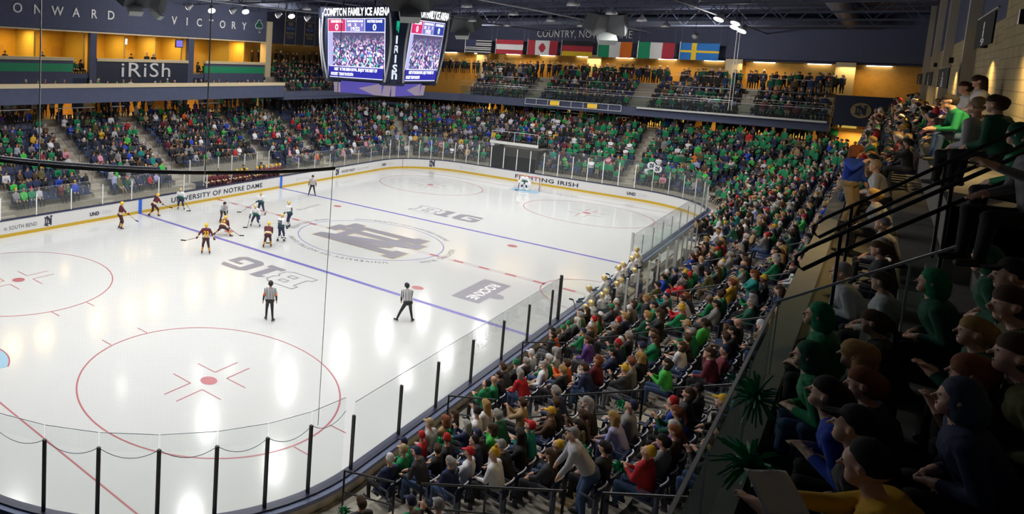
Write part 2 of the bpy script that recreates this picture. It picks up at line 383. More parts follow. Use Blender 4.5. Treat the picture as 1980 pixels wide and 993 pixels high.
ordn=['first','second','third','fourth','fifth','sixth','seventh','eighth','ninth','tenth','eleventh','twelfth','thirteenth','fourteenth','fifteenth','sixteenth','seventeenth','eighteenth','nineteenth','twentieth']
def nth(i): return ordn[i] if i<20 else 'row %d'%(i+1)
right_posts=[s_right(x) for x in (-23.0,-20.62,-18.42,-16.0,-13.5,-11.1,-8.6,-7.7)]
run(right_posts,2.85,m_black,.07,lambda i:'clear rink glass pane on black post, %s along the near right boards'%nth(i),'near right glass')
ang=[267.0,258.0,248.75,239.5,229.75,219.75,210.25,200,190]; nearc=[s_near(-HY+CN)+ (R(a)-pi)*CN for a in ang[::-1]]
nearp=nearc
run(nearp,3.12,m_black,.07,lambda i:'rink glass pane on black post round the near corner, %s from bottom left'%nth(i),'near corner glass')
fr=[s_right(x) for x in (3.3,5.7,8.1,10.5,12.9,15.3,17.7,20.1,22.5,24.35)]
run(fr,2.75,m_steelb,.05,lambda i:'clear glass pane beyond the white bench, %s from the bench'%nth(i),'far right glass')
cs=[SB[1]+CF*pi/2*i/7 for i in range(8)]
run(cs,3.3,m_alu,.05,lambda i:'curved corner glass pane at far right, %s round the bend'%nth(i),'far right corner glass')
fe=[SB[2]+(SB[3]-SB[2])*i/12 for i in range(13)]
run(fe,3.5,m_whitepost,.06,lambda i:'tall glass pane with white post behind far goal, %s from right corner'%nth(i),'far end glass')
cl=[SB[3]+CF*pi/2*i/8 for i in range(9)]
run(cl,3.4,m_whitepost,.05,lambda i:'corner glass pane at far left, %s from the far end'%nth(i),'far left corner glass')
fl=[s_left(x) for x in (24.35,22.1,19.8,17.4,15.0,12.6,10.2,8.4)]
run(fl,2.75,m_alu,.05,lambda i:'glass pane on the left boards beyond the maroon bench, %s from corner'%nth(i),'far left glass')
ll=[s_left(x) for x in (-1.2,-3.6,-6.05,-8.5,-10.95,-13.4,-15.9,-18.3,-20.7,-22.7)]
run(ll,2.75,m_whitepost,.06,lambda i:'clear glass pane on the left boards, %s from the maroon bench'%nth(i),'near left glass')
# ---------------------------------------------------------------- lower bowl: stepped concrete rows around the ice
D0,DR,Z0,ZR,NR = 1.3,.85,1.15,.455,10
def rowd(k): return D0+DR*k
def rowz(k): return Z0+ZR*k
AIS_R=[-24.6,-19.4,-13.9,-8.3,-2.5,4.5,11.5,18.5]; AIS_L=[-17.3,-9.8,-2.3,8.8,16.3]
AIS=[s_right(x) for x in AIS_R]+[SB[1]+5.0]+[s_far(y) for y in (-6.9,)]+[SB[3]+5.2]+[s_left(x) for x in AIS_L]
S_START=-4.2; S_END=s_left(-21.5)
BENCH=[(s_right(-7.7),s_right(9.9)),(s_left(8.4),s_left(-1.2))]
TUNNEL=(s_far(1.2),s_far(5.8))
def in_span(s,spans): return any(a<=s<=b for a,b in spans)
cutsR=BENCH
def bowl():
    b=MB()
    for k in range(NR):
        spans=[(S_START,S_END)]
        if k<2:
            cuts=sorted(BENCH+([TUNNEL] if True else []))
        elif k<4: cuts=[TUNNEL]
        else: cuts=[]
        cur=S_START; sp=[]
        for a,c in cuts: sp.append((cur,a)); cur=c
        sp.append((cur,S_END))
        for a,c in sp:
            sweep(b,a,c,[(rowd(k),max(0,rowz(k)-1.2)),(rowd(k),rowz(k)),(rowd(k)+DR+.05,rowz(k)),(rowd(k)+DR+.05,max(0,rowz(k)-1.2))],step=1.2)
    return b.build('floor_bowl',m_tread)
struct(bowl())
b=MB()
for s_ in AIS:
    inb=in_span(s_,BENCH); cor=SB[1]<s_<SB[2] or SB[3]<s_<SB[4]; hw0=.55
    for k in range(2 if inb else 0,NR):
        if in_span(s_,[TUNNEL]) and k<4: continue
        hw=.55*(CF/(CF+rowd(k)) if cor else 1)*(1 if (s_<SB[1] or s_>SB[4]) else .7)
        sweep(b,s_-hw,s_+hw,[(rowd(k)-.28,rowz(k)-.6),(rowd(k)-.28,rowz(k)-.225),(rowd(k)+.05,rowz(k)-.225),(rowd(k)+.05,rowz(k)-.6)],step=.6)
        sweep(b,s_-hw,s_+hw,[(rowd(k),rowz(k)+.001),(rowd(k),rowz(k)+.012),(rowd(k)+DR,rowz(k)+.012),(rowd(k)+DR,rowz(k)+.001)],step=.6)
struct(b.build('floor_aisle_steps',m_concrete))
# lowest walkway in front of the first row, and concourse behind the last row
b=MB(); sweep(b,-7.5,S_END,[(.35,-.05),(.35,.7),(D0+.02,.7),(D0+.02,-.05)],step=1.2); 
wk=struct(b.build('floor_walkway',m_concrete))
DT=D0+DR*NR
b=MB(); sweep(b,s_right(22),S_END,[(DT,rowz(NR)-.5),(DT,rowz(NR)-.0),(DT+5,rowz(NR)-.0),(DT+5,rowz(NR)-.5)],step=1.5); struct(b.build('floor_concourse',m_concrete))
CZ=rowz(NR)
# ---------------------------------------------------------------- left side: lower concourse wall, balcony, suites, navy wall
b=MB(); b.box(-26,40,26.4,26.7,CZ,7.3); struct(b.build('wall_left_concourse',m_warmwall))
m_shade=mat('opening_shade',(.012,.010,.008),.8)  # near-black colour standing in for the shade inside openings
def fascia(name,pts,z0,z1,th,m,group=None):
    b=MB()
    for i in range(len(pts)-1):
        a=Vector((*pts[i],0)); c=Vector((*pts[i+1],0)); d=(c-a).normalized(); n=Vector((-d.y,d.x,0))*th
        b.hexa([(a.x,a.y,z0),(c.x,c.y,z0),(c.x+n.x,c.y+n.y,z0),(a.x+n.x,a.y+n.y,z0)],[(a.x,a.y,z1),(c.x,c.y,z1),(c.x+n.x,c.y+n.y,z1),(a.x+n.x,a.y+n.y,z1)])
    return b.build(name,m)
struct(fascia('wall_balcony_left',[(15.2,20),(-26,20)],7.3,8.48,-.25,m_navywall))
o=fascia('trim_balcony_left',[(15.2,19.93),(-26,19.93)],8.45,8.74,-.45,m_cream); struct(o)
b=MB(); b.box(-26,15.2,20.2,26.5,7.3,7.6); struct(b.build('floor_balcony_left',m_navywall))
b=MB(); b.box(-26,15.2,20.9,21.4,8.30,8.36); b.build('press_counter',m_cream); tag(bpy.data.objects['press_counter'],'long press counter along the left balcony below the suites','counter')
# suites
Y=23.0
ZT,ZC=12.7,10.5
b=MB(); b.box(-26,15.5,Y,Y+.3,12.7,16.6); struct(b.build('wall_left',m_navywall))
for xa_,xb_ in ((-5.94,-5.31),(4.76,5.47)):
    b=MB(); b.box(xa_,xb_,Y-.02,Y+.35,7.6,12.68); struct(b.build('column_left',m_navywall))
b=MB(); b.box(-26,15.5,Y-.05,Y+.05,12.62,12.72); struct(b.build('trim_suite_header',mat('cream_light',(.75,.62,.40),.5)))
def stripes_panel(x0,x1,nm):
    t=empty('suite_front',((x0+x1)/2,Y,8.6)); off=(-(x0+x1)/2,-Y,-8.6)
    for z0,z1,m,n in ((8.2,9.5,m_navywall,'lower_panel'),(9.5,10.12,m_green,'green_band'),(10.12,10.37,m_navywall,'upper_panel')):
        b=MB(); b.box(x0,x1,Y,Y+.15,z0,z1); q=b.build(n,m,t); q.location=off
    b=MB(); b.box(x0-.02,x1+.02,Y-.12,Y+.3,10.37,10.62); q=b.build('counter_ledge',m_cream,t); q.location=off
    tag(t,nm,'suite front'); return t
stripes_panel(-26,-7.5,'green and navy striped suite front at the far left of the picture')
stripes_panel(6.95,15.45,'green and navy striped suite front beside the cream pillar')
t=empty('suite_front',(0,Y,8.6)); tag(t,'navy suite front with silver lettering in the middle suite','suite front')
b=MB(); b.box(-5.3,4.75,Y,Y+.15,8.2,10.37); q=b.build('navy_panel',mat('suite_navy',(.012,.02,.045),.6),t); q.location=(0,-Y,-8.6)
b=MB(); b.box(-5.3,4.75,Y-.12,Y+.3,10.37,10.62); q=b.build('counter_ledge',m_cream,t); q.location=(0,-Y,-8.6)
q=text_obj('suite_lettering','iRiSh',1.75,frame((-.1,Y-.04,9.12),(1,0,0),(0,0,1)),m_letter,t,.03,1.1,fit=5.4); q.location=(0,-Y,-8.6)
# suite interiors
b=MB(); b.box(-26,15.5,27.0,27.3,9.0,12.8); struct(b.build('wall_suite_back',mat('suite_wall',(.62,.36,.04),.7,var=.12,scale=1.5)))
b=MB(); b.box(-26,15.5,Y+.1,27.2,12.75,12.95); struct(b.build('ceiling_suite',m_cream))
b=MB(); b.box(-26,15.5,Y+.1,27.2,9.0,9.35); struct(b.build('floor_suite',m_navywall))
b=MB()
for x in (-10.2,-5.7,-1.6,1.9,5.0,11.3,13.6): b.box(x-.08,x+.08,24.2,27.0,9.3,12.75)
struct(b.build('partition_suite',mat('suite_partition',(.60,.42,.08),.7)))
for x in (-11.8,-6.6,-.5,3.4,6.2,9.2):
    d=MB(); d.box(x-.45,x+.45,26.9,27.0,9.35,11.4); dr=d.build('door_suite',mat('door_tan',(.55,.30,.05),.5)); struct(dr)
for i,(x,g) in enumerate(((-1.1,0),(.2,0))):
    tv=empty('wall_screen',(x,26.6,12.1)); tag(tv,['left of the two glowing white screens high in the middle suite','right of the two glowing white screens high in the middle suite'][i],'screen')
    bb=MB(); bb.box(-.35,.35,-.0,.08,-.3,.3); bb.build('bezel',m_black,tv); bb=MB(); bb.box(-.3,.3,-.03,.0,-.25,.25); bb.build('display',mat('screen_white',(.8,.85,1),.4,emit=3),tv)
tv=empty('hanging_screen',(4.0,23.4,12.1)); tag(tv,'small blue screen hanging at the right end of the middle suite','screen')
bb=MB(); bb.box(-.45,.45,0,.1,-.35,.4); bb.build('bezel',m_black,tv); bb=MB(); bb.box(-.38,.38,-.03,0,-.28,.3); bb.build('display',mat('screen_blue',(.15,.12,.55),.4,emit=.8),tv)
for i,x in enumerate((-16,-11.5,-8.6,-3.4,.3,3.3,8.4,12.4,14.6)):
    area_light('suite_light',(x,24.8,12.6),1.2,1.2,WARM_POWER*.62,(1,.66,.22))
# cream pillar at the end of the suites
b=MB(); b.box(15.5,16.35,22.9,23.7,8.2,14.8); struct(b.build('column_cream',m_cream))
b=MB()
b=None
for x in (-16.5,-5.67,5.21,16.1):
    b=MB(); b.box(x-.42,x+.42,23.8,24.5,CZ,7.29); struct(b.build('column_concourse_left',m_cream))
# wall lettering
def wall_word(txt,x0,x1,z,h,nm):
    vs,fs=text_mb(txt,h/.70,.03,1.0,'CENTER',.012)
    return vs,fs
def spread(txt,x0,x1,z,size,label):
    t=empty('wall_lettering',((x0+x1)/2,Y-.03,z)); tag(t,label,'lettering')
    n=len(txt)
    for i,c in enumerate(txt):
        if c==' ': continue
        x=x0+(x1-x0)*i/(n-1); vs,fs=text_mb(c,size,.03,1,'CENTER',.01); b=MB(); M=frame((x-(x0+x1)/2,0,-.3),(1,0,0),(0,0,1)); b.add([M@v for v in vs],fs); b.build('letter',m_letter,t)
spread('ONWARD',-12.35,-4.0,14.1,1.0,'silver word ONWARD spaced out on the navy wall above the left suite')
spread('VICTORY',2.9,12.1,14.1,1.0,'silver word VICTORY spaced out on the navy wall beside the shamrock')
def shamrock(name,c,rd,ud,sc,m1,m2,label=None,parent=None):
    t=empty(name,c) if not parent else parent
    b=MB(); b2=MB(); c0=Vector((0,0,0)) if not parent else Vector(c)
    n=Vector(rd).cross(Vector(ud))
    for bb,g,o in ((b,1.0,.02),(b2,1.25,0)):
        for (u,v) in ((0,.42),(-.38,-.02),(.38,-.02)):
            pts=[c0+Vector(rd)*(u+.32*g*cos(a))*sc+Vector(ud)*(v+.32*g*sin(a))*sc+n*o for a in [2*pi*i/20 for i in range(20)]]
            bb.add(pts,[tuple(range(20))])
        q=[(-.07*g,0),(.07*g,0),(.22*g,-.75*g),(.08*g,-.8*g)]; bb.add([c0+Vector(rd)*u*sc+Vector(ud)*v*sc+n*o for u,v in q],[(3,2,1,0)])
    b.build('leaf_shape',m1,t); b2.build('outline',m2,t)
    if label: tag(t,label,'emblem')
    return t
shamrock('shamrock_emblem',(14.3,Y-.05,14.3),(1,0,0),(0,0,1),.75,mat('clover',(.01,.09,.06),.6),m_letter,'green shamrock emblem outlined in white at the right end of the navy wall')
# lower concourse tables (white counters)
for i,(x0,x1) in enumerate(((-15.2,-11.6),(-9.3,-5.9),(-4.2,-2.9),(6.0,8.2))):
    t=empty('standing_counter',((x0+x1)/2,22.4,CZ)); tag(t,'narrow white standing counter on the left concourse, %s from the left'%nth(i),'counter','left concourse counters')
    h=(x1-x0)/2
    bb=MB(); bb.box(-h,h,-.12,.12,.98,1.04); bb.build('counter_top',mat('white_top',(.75,.75,.76),.4),t)
    for sx in (-1,1): bb=MB(); bb.box(sx*h*.9-.03,sx*h*.9+.03,-.03,.03,0,.98); bb.build('leg',m_steel,t)
# ---------------------------------------------------------------- far end: concourse wall, balcony, back wall, bulkhead
b=MB(); b.box(44.2,44.5,-26,32,CZ,7.3); struct(b.build('wall_far_concourse',m_warmwall))
b=MB(); 
for i,y in enumerate((-20.5,-17.2,-14.6,-8.3,-6,-1.5,2.5,9,12)): b.box(44.1,44.2,y-.6,y+.6,CZ+.1,CZ+1.9)
struct(b.build('window_concourse_far',mat('glow_window',(.85,.62,.12),.5,emit=.5)))
FP=[(38,-19.6),(38,12.5),(33.5,19.8),(15.3,20.05)]
struct(fascia('wall_balcony_far',FP,7.3,7.85,-.25,m_navywall))
b=MB(); b.add([(x,y,z) for z in (7.0,7.3) for x,y in ((38,-19.6),(46,-19.6),(46,32),(15.3,32),(15.3,20.1),(33.5,19.9),(38,12.5))],[tuple(range(7))[::-1],tuple(range(7,14))]+[(i,(i+1)%7,7+(i+1)%7,7+i) for i in range(7)]); struct(b.build('floor_balcony_far',m_navywall))
NB=6
def fbz(k): return 7.62+.5*k
b=MB()
for k in range(NB): b.box(38.2+.85*k,46,-19.6,12.3,7.3,fbz(k)); b.box(15.5,36,20.3+.85*k,32,7.3,fbz(k))
struct(b.build('floor_balcony_rows',m_tread))
# continuous window edge rail in front and silver fascia plates
b=MB(); b.box(37.72,37.86,-19.4,-5.6,7.72,7.88); 
o=b.build('fascia_light_strip',mat('silver_strip',(.62,.62,.60),.3)); tag(o,'long pale strip along the front of the far balcony at right','ledge')
t=empty('balcony_frame',(37.7,0,7.5)); tag(t,'white tubular frame hung on the far balcony front above the goal','frame')
b=MB(); y0,y1=-4.3,4.9
for z in (-.18,.42): b.bar((0,y0,z),(0,y1,z),.05)
for i in range(9): b.bar((0,y0+(y1-y0)*i/8,-.18),(0,y0+(y1-y0)*i/8,.42),.045)
b.build('bars',m_alu,t)
for y in (-1.7,1.9): bb=MB(); bb.box(-.02,.02,y-.45,y+.45,-.1,.34); bb.build('yellow_sign',mat('sign_yellow',(.75,.48,.03),.5,emit=.3),t)
GL=MB(); GL.box(37.9,37.92,-19.4,12.3,7.9,8.85); g=GL.build('guard_glass',m_glassd); tag(g,'long guard glass along the front of the far balcony','glass')
b=MB(); b.bar((37.9,-19.4,8.88),(37.9,12.4,8.88),.05); b.bar((37.9,-19.4,8.88+.45),(37.9,12.4,8.88+.45),.03); b.build('top_rail',m_steelb,g)
def rail_h(name,pts,h,label,group=None,mid=True,m=None,post=2.0,r=.022):
    t=empty(name,pts[0]); o=Vector(pts[0]); m=m or m_rail
    P=[Vector(p)-o for p in pts]; up=Vector((0,0,h))
    b=MB(); b.tube([p+up for p in P],r); 
    b.tube([P[0]+up,P[0]+up*.5],r); b.tube([P[-1]+up,P[-1]+up*.5],r)
    b.build('top_bar',m,t)
    if mid: b=MB(); b.tube([p+up*.5 for p in P],r*.85); b.build('mid_bar',m,t)
    L=sum((P[i+1]-P[i]).length for i in range(len(P)-1)); n=max(1,int(round(L/post)))
    for j in range(n+1):
        q=L*j/n; i=0
        while i<len(P)-2 and q>(P[i+1]-P[i]).length: q-=(P[i+1]-P[i]).length; i+=1
        p=P[i].lerp(P[i+1],min(1,q/max(1e-6,(P[i+1]-P[i]).length)))
        b=MB(); b.tube([p,p+up],r); b.build('post',m,t)
    tag(t,label,'handrail',group); return t
i=0
for k,segs in ((1,[(-19.2,-14.5),(-12.9,-7.2),(-4.2,3.5),(5.2,11.5)]),(3,[(-18.0,-13.5),(-12.4,-7.6),(-3.8,3.6),(6.0,11)])):
    for a,c in segs:
        rail_h('seating_rail',[(38.2+.85*k+.05,a,fbz(k)-.45),(38.2+.85*k+.05,c,fbz(k)-.45)],1.35,'pale steel rail between rows of the far balcony, %s %s from the right'%('lower line,' if k==1 else 'upper line,',nth(segs.index((a,c)))),'far balcony rails',m=m_steelb); i+=1
for i,y in enumerate((-17.4,-15.6,-10.5,-8.2,-2.1,1.8,7.2,9.8)):
    t=empty('standing_counter',(42.5,y,fbz(5))); tag(t,'small white standing counter at the back of the far balcony, %s from the right'%nth(i),'counter','far balcony counters')
    bb=MB(); bb.box(-.1,.1,-.6,.6,1.0,1.05); bb.build('counter_top',mat('white_top'),t); bb=MB(); bb.box(-.03,.03,-.03,.03,0,1.0); bb.build('leg',m_steel,t)
b=MB(); b.box(44.6,44.9,-26,32,7.3,12.9); struct(b.build('wall_far',m_warmwall))
b=MB(); b.box(44.0,44.3,-26,32,12.85,17); struct(b.build('wall_far_bulkhead',m_navywall))
b=MB(); b.box(44.0,45,-26,32,12.7,12.9); struct(b.build('ceiling_far_soffit',m_roof))
b=MB()
b=None
for y in (24,12.6,.2,-12,-19.9):
    b=MB(); b.box(43.6,43.98,y-.65,y+.65,9.9,12.85); struct(b.build('column_far',m_cream))
for i in range(13):
    y=-22+3.9*i
    t=empty('strip_lamp',(44.4,y,12.65)); tag(t,'white strip lamp under the far navy wall, %s from the right'%nth(i),'lamp','strip lamps along the far wall')
    bb=MB(); bb.box(-.06,.06,-.85,.85,0,.05); bb.build('housing',m_alu,t); bb=MB(); bb.box(-.05,.05,-.8,.8,-.05,0); bb.build('tube',mat('tube_white',(1,.95,.8),.4,emit=9),t)
for y in (-21,-14,-7,0,7,14,21): area_light('deck_light',(43.2,y,12.5),.5,3,WARM_POWER*.42,(1,.66,.24),170)
for y in (-20,-12,-4,4,12): area_light('concourse_light',(42.8,y,7.1-.15),.6,3,WARM_POWER*.35,(1,.66,.25))
for x in (-20,-13,-6,1,8,15,22,30): area_light('concourse_light',(x,24.8,7.2),3,.6,WARM_POWER*.40,(1,.62,.22))
# far wall lettering (partly behind hanging loudspeaker)
t=empty('wall_lettering',(43.95,0.2,15.1)); tag(t,'silver uncial lettering COUNTRY, NOTRE DAME on the far navy wall','lettering')
q=text_obj('letters','COUNTRY, NOTRE DAME',1.15,frame((0,0,-.4),(0,-1,0),(0,0,1)),m_letter,t,.03,1.05,fit=9.6); q.location=(0,1.5,0)
# championship banners and flags
def flag(yc,spec,label,tilt=0):
    t=empty('hanging_flag',(41.6,yc,13.45)); tag(t,label,'flag','national flags hung along the far wall')
    W,H=3.1,1.62; nx,ny=24,8
    b=MB(); ms=[]
    def mi(m):
        if m not in ms: ms.append(m)
        return ms.index(m)
    def zf(u,v): return .09*sin(u*9+yc)*(.3+u)+.05*sin(v*5+u*4)
    for i in range(nx):
        for j in range(ny*2):
            u0,u1=i/nx,(i+1)/nx; v0,v1=j/(2*ny),(j+1)/(2*ny)
            P=[(zf(u,v),W*(.5-u),H*(v-.5)-.05*u) for u,v in ((u0,v0),(u1,v0),(u1,v1),(u0,v1))]
            b.add(P,[(0,1,2,3)],mi(spec((u0+u1)/2,(v0+v1)/2)))
    o=b.build('cloth',ms,t,smooth=True)
    s=MB(); s.tube([(0,W/2+.05,-H/2-.02),(0,W/2+.05,H/2+.1)],.03); s.build('pole_sleeve',m_alu,t)
    s=MB(); s.tube([(0,W/2,H/2),(0,W/2,3.7)],.008,4); s.tube([(0,-W/2,H/2-.05),(0,-W/2,3.7)],.008,4); s.build('hanging_cord',m_steelb,t)
fm=lambda n,c: mat('cloth_'+n,c,.8)
fr_,fw,fb,fg,fk,fy,fo=fm('red',(.42,.03,.05)),fm('white',(.72,.72,.72)),fm('blue',(.02,.16,.48)),fm('green',(.01,.28,.13)),fm('black',(.02,.02,.025)),fm('yellow',(.75,.50,.02)),fm('orange',(.72,.16,.01))
fn=fm('navy',(.05,.06,.13))
flag(13.7-1.4,lambda u,v: fn if (u<.42 and v>.45) else (fk if int((1-v)*13)%2==0 else fw),'striped flag with dark canton, leftmost of the row of flags')
flag(8.6,lambda u,v: fr_ if v>.66 or v<.33 else fw,'red, white and red horizontal striped flag')
def canada(u,v):
    if u<.26 or u>.74: return fr_
    x=abs(u-.5)*2; y=v-.5
    return fr_ if (x<.28-abs(y)*.6 and abs(y)<.3) or (x<.03 and y<0 and y>-.4) else fw
flag(5.0,canada,'red and white flag with a red leaf in the middle')
flag(1.4,lambda u,v: fk if v>.66 else (fr_ if v>.33 else fy),'black, red and gold horizontal striped flag')
flag(-2.2,lambda u,v: fg if u<.33 else (fw if u<.66 else fo),'green, white and orange vertical striped flag')
flag(-5.9,lambda u,v: fg if u<.33 else (fw if u<.66 else fr_),'green, white and red vertical striped flag')
flag(-9.5,lambda u,v: fy if (.29<u<.42 or .42<v<.58) else fb,'blue flag with a yellow cross, rightmost of the row of flags')
for i,(x,) in enumerate(((19.9,),(23.3,))):
    t=empty('hanging_banner',(x,23.4,13.8)); tag(t,['navy and gold championship banner nearer the cream pillar','navy and gold championship banner nearer the scoreboard'][i],'banner','championship banners')
    gb=mat('banner_gold',(.35,.26,.10),.7); nb=mat('banner_navy',(.02,.03,.07),.8)
    b=MB(); b.box(-.95,.95,0,.03,-1.3,1.35); b.build('backing',gb,t); b=MB(); b.box(-.86,.86,-.02,0,-1.2,1.3); b.build('cloth',nb,t)
    q_=MB(); q_.tube([(-.9,0,1.35),(-.9,0,3.4)],.012,4); q_.tube([(.9,0,1.35),(.9,0,3.4)],.012,4); q_.build('hanging_cord',m_alu,t); text_obj('top_badge','ND',.5,frame((0,-.03,.8),(1,0,0),(0,0,1)),gb,t,.004)
    text_obj('blue_lettering','NCAA',.45,frame((0,-.03,.35),(1,0,0),(0,0,1)),mat('banner_blue',(.12,.18,.6),.7),t,.004)
    text_obj('gold_lettering','FROZEN\nFOUR',.38,frame((0,-.03,-.15),(1,0,0),(0,0,1)),gb,t,.004)
b=MB(); b.box(15.5,44,27,27.3,7.3,12.8); struct(b.build('wall_left_corner',m_warmwall)); b=MB(); b.box(16.3,44,26.8,27.2,12.7,17); struct(b.build('wall_left_bulkhead',m_navywall))
# zamboni gate / tunnel in the far stand
b=MB(); b.box(31.8,37,1.2,1.25,0,rowz(4)); b.box(31.8,37,5.75,5.8,0,rowz(4)); b.box(36.5,37,1.2,5.8,0,3.2); b.box(30.9,37,1.2,5.8,.71,.72); struct(b.build('wall_tunnel',m_shade))  # walls and thin floor sheet near-black: the tunnel's shade put into colour
t=empty('tunnel_platform',(33,3.5,3.55)); tag(t,'pale platform with guard glass over the dark tunnel in the far stand','platform')
b=MB(); b.box(-1.2,1.6,-2.4,2.4,-.25,0); b.build('deck',m_shade,t); b=MB(); b.box(-1.22,-1.2,-2.4,2.4,-.2,.1); b.build('front_plate',mat('silver_strip'),t)
b=MB()
for y in (-2.3,0,2.3): b.bar((-1.1,y,0),(-1.1,y,1.1),.04)
b.bar((-1.1,-2.3,1.1),(-1.1,2.3,1.1),.04); b.build('guard_frame',m_alu,t)
# concourse counter line on the far lower stand
b=MB(); b.bar((40.0,-5,CZ+.9),(40.0,3,CZ+.9),.08); b.bar((40,-5,CZ-.3),(40,-5,CZ+.9),.04); b.bar((40,3,CZ-.3),(40,3,CZ+.9),.04); o=b.build('drink_rail',m_alu); tag(o,'thin white drink rail at the top of the far stand under the yellow signs','rail')
# ---------------------------------------------------------------- roof
b=MB(); b.box(-45,47,-30,34,17.2,17.5); struct(b.build('ceiling_roof',m_roof))
def truss(p0,p1,h,label):
    t=empty('roof_truss',p0); tag(t,label,'truss','roof trusses')
    a=Vector((0,0,0)); c=Vector(p1)-Vector(p0); up=Vector((0,0,h))
    b=MB(); b.bar(a,c,.16,.12); b.build('bottom_chord',m_steel,t); b=MB(); b.bar(a+up,c+up,.16,.12); b.build('top_chord',m_steel,t)
    b=MB(); n=int(c.length/2.4)
    for i in range(n): b.bar(a+c*i/n,a+c*(i+.5)/n+up,.06); b.bar(a+c*(i+.5)/n+up,a+c*(i+1)/n,.06)
    b.build('web_bars',m_steel,t)
for i,x in enumerate((-4,4,12,20,28,36)):
    truss((x,-24,15.6),(x,26,15.6),1.5,'long dark roof truss across the rink, %s from the scoreboard side'%nth(i))
for i,y in enumerate((-14.2,-4.9,5.1,14.0)):
    t=empty('roof_pipe',(-30,y,15.3)); tag(t,'long pale pipe running the length of the roof, %s from the right'%nth(i),'pipe','roof pipes'); b=MB(); b.tube([(0,0,0),(74,0,0)],.06); b.build('pipe_run',m_steelb if i%2 else m_steel,t)
for i,y in enumerate((-20,18)):
    t=empty('air_duct',(-20,y,16.2)); tag(t,['round dark air duct under the roof on the right side','round dark air duct under the roof on the left side'][i],'duct'); b=MB(); b.tube([(0,0,0),(60,0,0)],.55,16); b.build('duct_run',m_steel,t,smooth=True)
t=empty('air_duct',(43,-22,16.3)); tag(t,'big round dark duct across the far end under the roof','duct'); b=MB(); b.tube([(0,0,0),(0,46,0)],.6,16); b.build('duct_run',m_steel,t,smooth=True)
# ---------------------------------------------------------------- lamps over the ice
lampm=mat('lamp_lens',(1,.97,.92),.4,emit=25)
def bay_lamp(x,y,z,i,power,label,group='high bay lamps'):
    t=empty('arena_lamp',(x,y,z)); tag(t,label,'lamp',group)
    b=MB(); b.lathe((0,0,0),[(.08,.5),(.12,.35),(.30,.18),(.36,0)],16); b.build('reflector',m_alu,t,smooth=True)
    b=MB(); b.lathe((0,0,.02),[(.30,0),(.30,.015)],20); b.build('lens',lampm,t)
    b=MB(); b.tube([(0,0,.5),(0,0,2.19)],.02,5); b.build('stem',m_steel,t)
    if power: 
        l=bpy.data.lights.new('lamp_light','AREA'); l.shape='DISK'; l.size=.62; l.energy=power; l.color=(1,.985,.96); l.spread=R(158)
        o=bpy.data.objects.new('lamp_light',l); scene.collection.objects.link(o); o.parent=t; o.location=(0,0,-.02)
n=0
for i,x in enumerate((-27,-19.5,-12,-4.5,4.5,12,19.5,27)):
    for j,y in enumerate((-9.5,-3.2,3.2,9.5)):
        if x<-8: z=15.0
        bay_lamp(x,y,15.0,n,RINK_POWER,'round arena lamp over the ice, %s across in line %s from the near end'%(nth(j),nth(i))); n+=1
vis=[(-6.1,17.5,14.9),(-1.6,16.2,14.9),(-.5,14.8,14.75),(2.7,15.6,14.9),(2.9,14.4,14.9),(9.5,16.5,15.0),(8.5,14.2,14.9),(12.3,15.4,14.9),(14.3,-14.9,14.9),(18.4,-15.2,14.9),(19.8,-15.0,14.7),(20.6,-15.3,14.5),(33,10,14.6),(33,-10.5,14.6)]
for i,(x,y,z) in enumerate(vis):
    t=empty('spot_lamp',(x,y,z)); tag(t,'bright spot lamp hung from the roof %s, number %s in its line'%('above the suites' if i<8 else ('over the right stand' if i<12 else 'near the far wall'),nth(i)),'lamp','aisle spot lamps')
    d=(Vector((-.2,.8,-.45)) if (i<8 and i%2) else (Vector((1,0,-.14)) if i>=12 else Vector((-.35,-.5 if y>0 else .3,-.8)))).normalized()
    b=MB(); b.tube([-d*.35,-d*.05,d*.12],[.12,.22,.30],14); b.build('lamp_can',m_alu,t,smooth=True); b=MB(); b.tube([d*.10,d*.14],[.27,.27],14); b.build('lens',mat('spot_lens',(1,.93,.85),.4,emit=22),t)
    if i%2 or i>=12: area_light('lamp_light',d*.16,.5,.5,(130 if i<12 else 330),(1,.96,.92),172,d.to_track_quat('-Z','Y').to_euler(),t)
    b=MB(); b.tube([(0,0,0),(0,0,17.19-z)],.02,5); b.build('yoke',m_steel,t)
# lamp arm mast at far right
t=empty('cable_mast',(20,-15.1,14.9)); tag(t,'pair of thin pale hanging cables below the bright lamps at the right','cable'); b=MB(); b.tube([(0,0,0),(0,0,-5.9)],.02,5); b.tube([(.15,-.15,0),(.15,-.15,-5.9)],.02,5); b.build('cables',m_alu,t)
